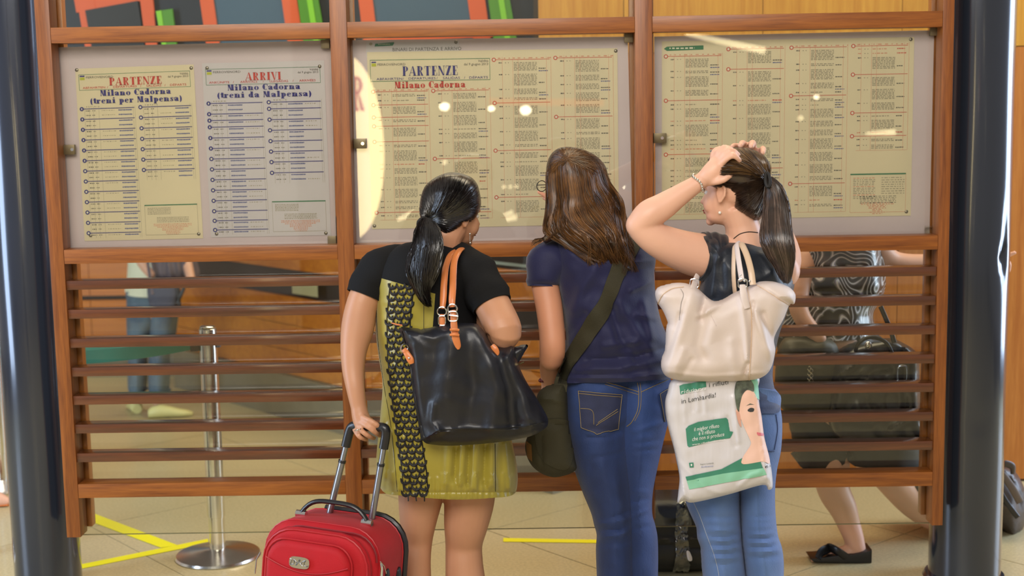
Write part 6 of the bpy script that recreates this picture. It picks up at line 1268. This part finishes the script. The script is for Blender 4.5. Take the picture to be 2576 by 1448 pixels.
for dx, dy in ((0, 0), (-.2, -.3)): bo.tube([(X0-.22+dx, yf+.02+dy, .04), (X0-.12+dx, yf+.01+dy, .045), (X0-.05+dx, yf+dy, .028), (X0-.005+dx, yf+dy, .018)], [.032, .034, .034, .016], 14)
adopt(bo.build('body', SK['c'], remesh=.007), ft)
for dx, dy in ((0, 0), (-.2, -.3)): b = MB(); b.tube([(X0-.25+dx, yf+.02+dy, .007), (X0-.1+dx, yf+dy, .007), (X0-.01+dx, yf+dy, .007)], [.035, .04, .02], 14, rz=.006); adopt(b.build('sandal', M['tan']), ft)
q = MB(); q.tube([(X0-.25, yf+.08, .62), (X0-.26, yf+.06, .85), (X0-.27, yf+.03, 1.0)], [.2, .17, .15], 24, cap=False); q.tube([(X0-.27, yf+.03, .98), (X0-.27, yf+.03, 1.2), (X0-.26, yf+.03, 1.4)], [.155, .15, .15], 24); adopt(q.build('dress', M['skirt']), ft)
# ================================================================ what the panes reflect: lit sign, lamps and shopfront behind the viewer
def rf(px, py, Yr): v = P(px, py, 2*(YG+.002)-Yr); return Vector((v.x, Yr, v.z))
def emi(name, c, s_): return mat(name, (10, 10, 10), .5, emit=c, es=s_)
EL = emi('lit_cream_acrylic', (255, 230, 170), 12); LW = emi('lamp_lens', (255, 244, 214), 26); LT = emi('tube_lens', (255, 236, 190), 9)
c = rf(860, 372, -2.0); sg_ = thing('round_sign', 'round cream backlit sign with a red letter, mirrored in the middle pane', 'sign', c); rot = Matrix.Rotation(R_(60), 3, 'Z'); rad = 228*mpp(11.5)
b = MB(); b.tube([c+rot @ Vector((0, -.04, 0)), c+rot @ Vector((0, .04, 0))], rad, 64); adopt(b.build('face', EL), sg_)
polys, W_t = didone('R', .26, .1); b = MB()
for pl_ in polys:
    b.add([c+rot @ Vector((.32+x*.40, .045, y*.27+.30)) for x, y in pl_], [tuple(range(len(pl_)))])
adopt(b.build('red_letter', emi('lit_red_vinyl', (255, 30, 14), 4), smooth=False), sg_)
pc = rf(818, 400, -1.2); b = MB(); b.tube([(pc.x, -1.2, 0), (pc.x, -1.2, 3.2)], 72*mpp(10.7), 32); o = b.build('sign_blocker', M['dark']); tag(o, 'added dark round pillar behind the viewer, beside the lit sign', 'blocker')  # unseen post added to hide the sign's left part in the reflection
LB = ['largest hall lamp glint on the second column of the wide departures timetable', 'middle of three hall lamp glints across the wide departures timetable', 'rightmost of three hall lamp glints across the wide departures timetable', 'tiny lamp glint beside the post right of the brown-haired head', 'round lamp glint on the red line of the right timetable', 'small lamp glint above the black-haired head',
      'left of three tiny lamp glints left of the brown hair', 'middle of three tiny lamp glints left of the brown hair', 'right of three tiny lamp glints left of the brown hair', 'faint lamp glint below the round glint on the right timetable']
for i, (x, y, r_) in enumerate([(1118, 268, 12), (1236, 273, 8), (1322, 277, 14), (1565, 470, 6), (2054, 244, 6), (1118, 408, 7), (1268, 470, 5), (1284, 470, 5), (1300, 469, 5), (2014, 297, 7)]):
    p_ = rf(x, y, -3.0); b = MB(); b.ell(p_, (r_*mpp(12.4), .02, r_*mpp(12.4)*.8)); o = b.build('downlight', LW if i < 5 else LT); tag(o, LB[i], 'lamp', 'hall lamps mirrored in the panes')
def tubel(a, b_, r0, r1, name='tube_lamp', m=LT, label='long lit tube lamp behind the viewer, mirrored in the panes', cat='lamp', group='tube lamps mirrored in the panes'):
    b = MB(); b.tube([rf(*a, -3.0), rf(*b_, -3.0)], [r0*mpp(12.4), r1*mpp(12.4)], 10, rz=.02, up=(0, 1, 0)); o = b.build(name, m); tag(o, label, cat, group)
for a_, b_, r0, r1, lb in (((1000, 552), (1056, 530), 5, 8, 'slanting tube lamp glint left of the black-haired head'), ((1218, 566), (1300, 545), 4, 7, 'lower tube lamp glint right of the black-haired head'), ((1240, 552), (1290, 532), 3, 4, 'upper tube lamp glint right of the black-haired head'),
                          ((1725, 84), (1925, 128), 5, 9, 'long slanting tube lamp glint at the top of the right timetable'), ((2180, 336), (2252, 332), 3, 7, 'short tube lamp glint in the last column of the right timetable')): tubel(a_, b_, r0, r1, label=lb)
OR = emi('lit_orange_fascia', (255, 110, 50), 1.6)
q = MB(); q.prism([rf(x, y, -3.1) for x, y in ((1230, 246), (1520, 250), (1520, 268), (1230, 264))], (0, -.03, 0)); o = q.build('shop_fascia', OR, smooth=False); tag(o, 'glowing orange shop fascia behind the viewer, mirrored in the middle pane', 'sign')
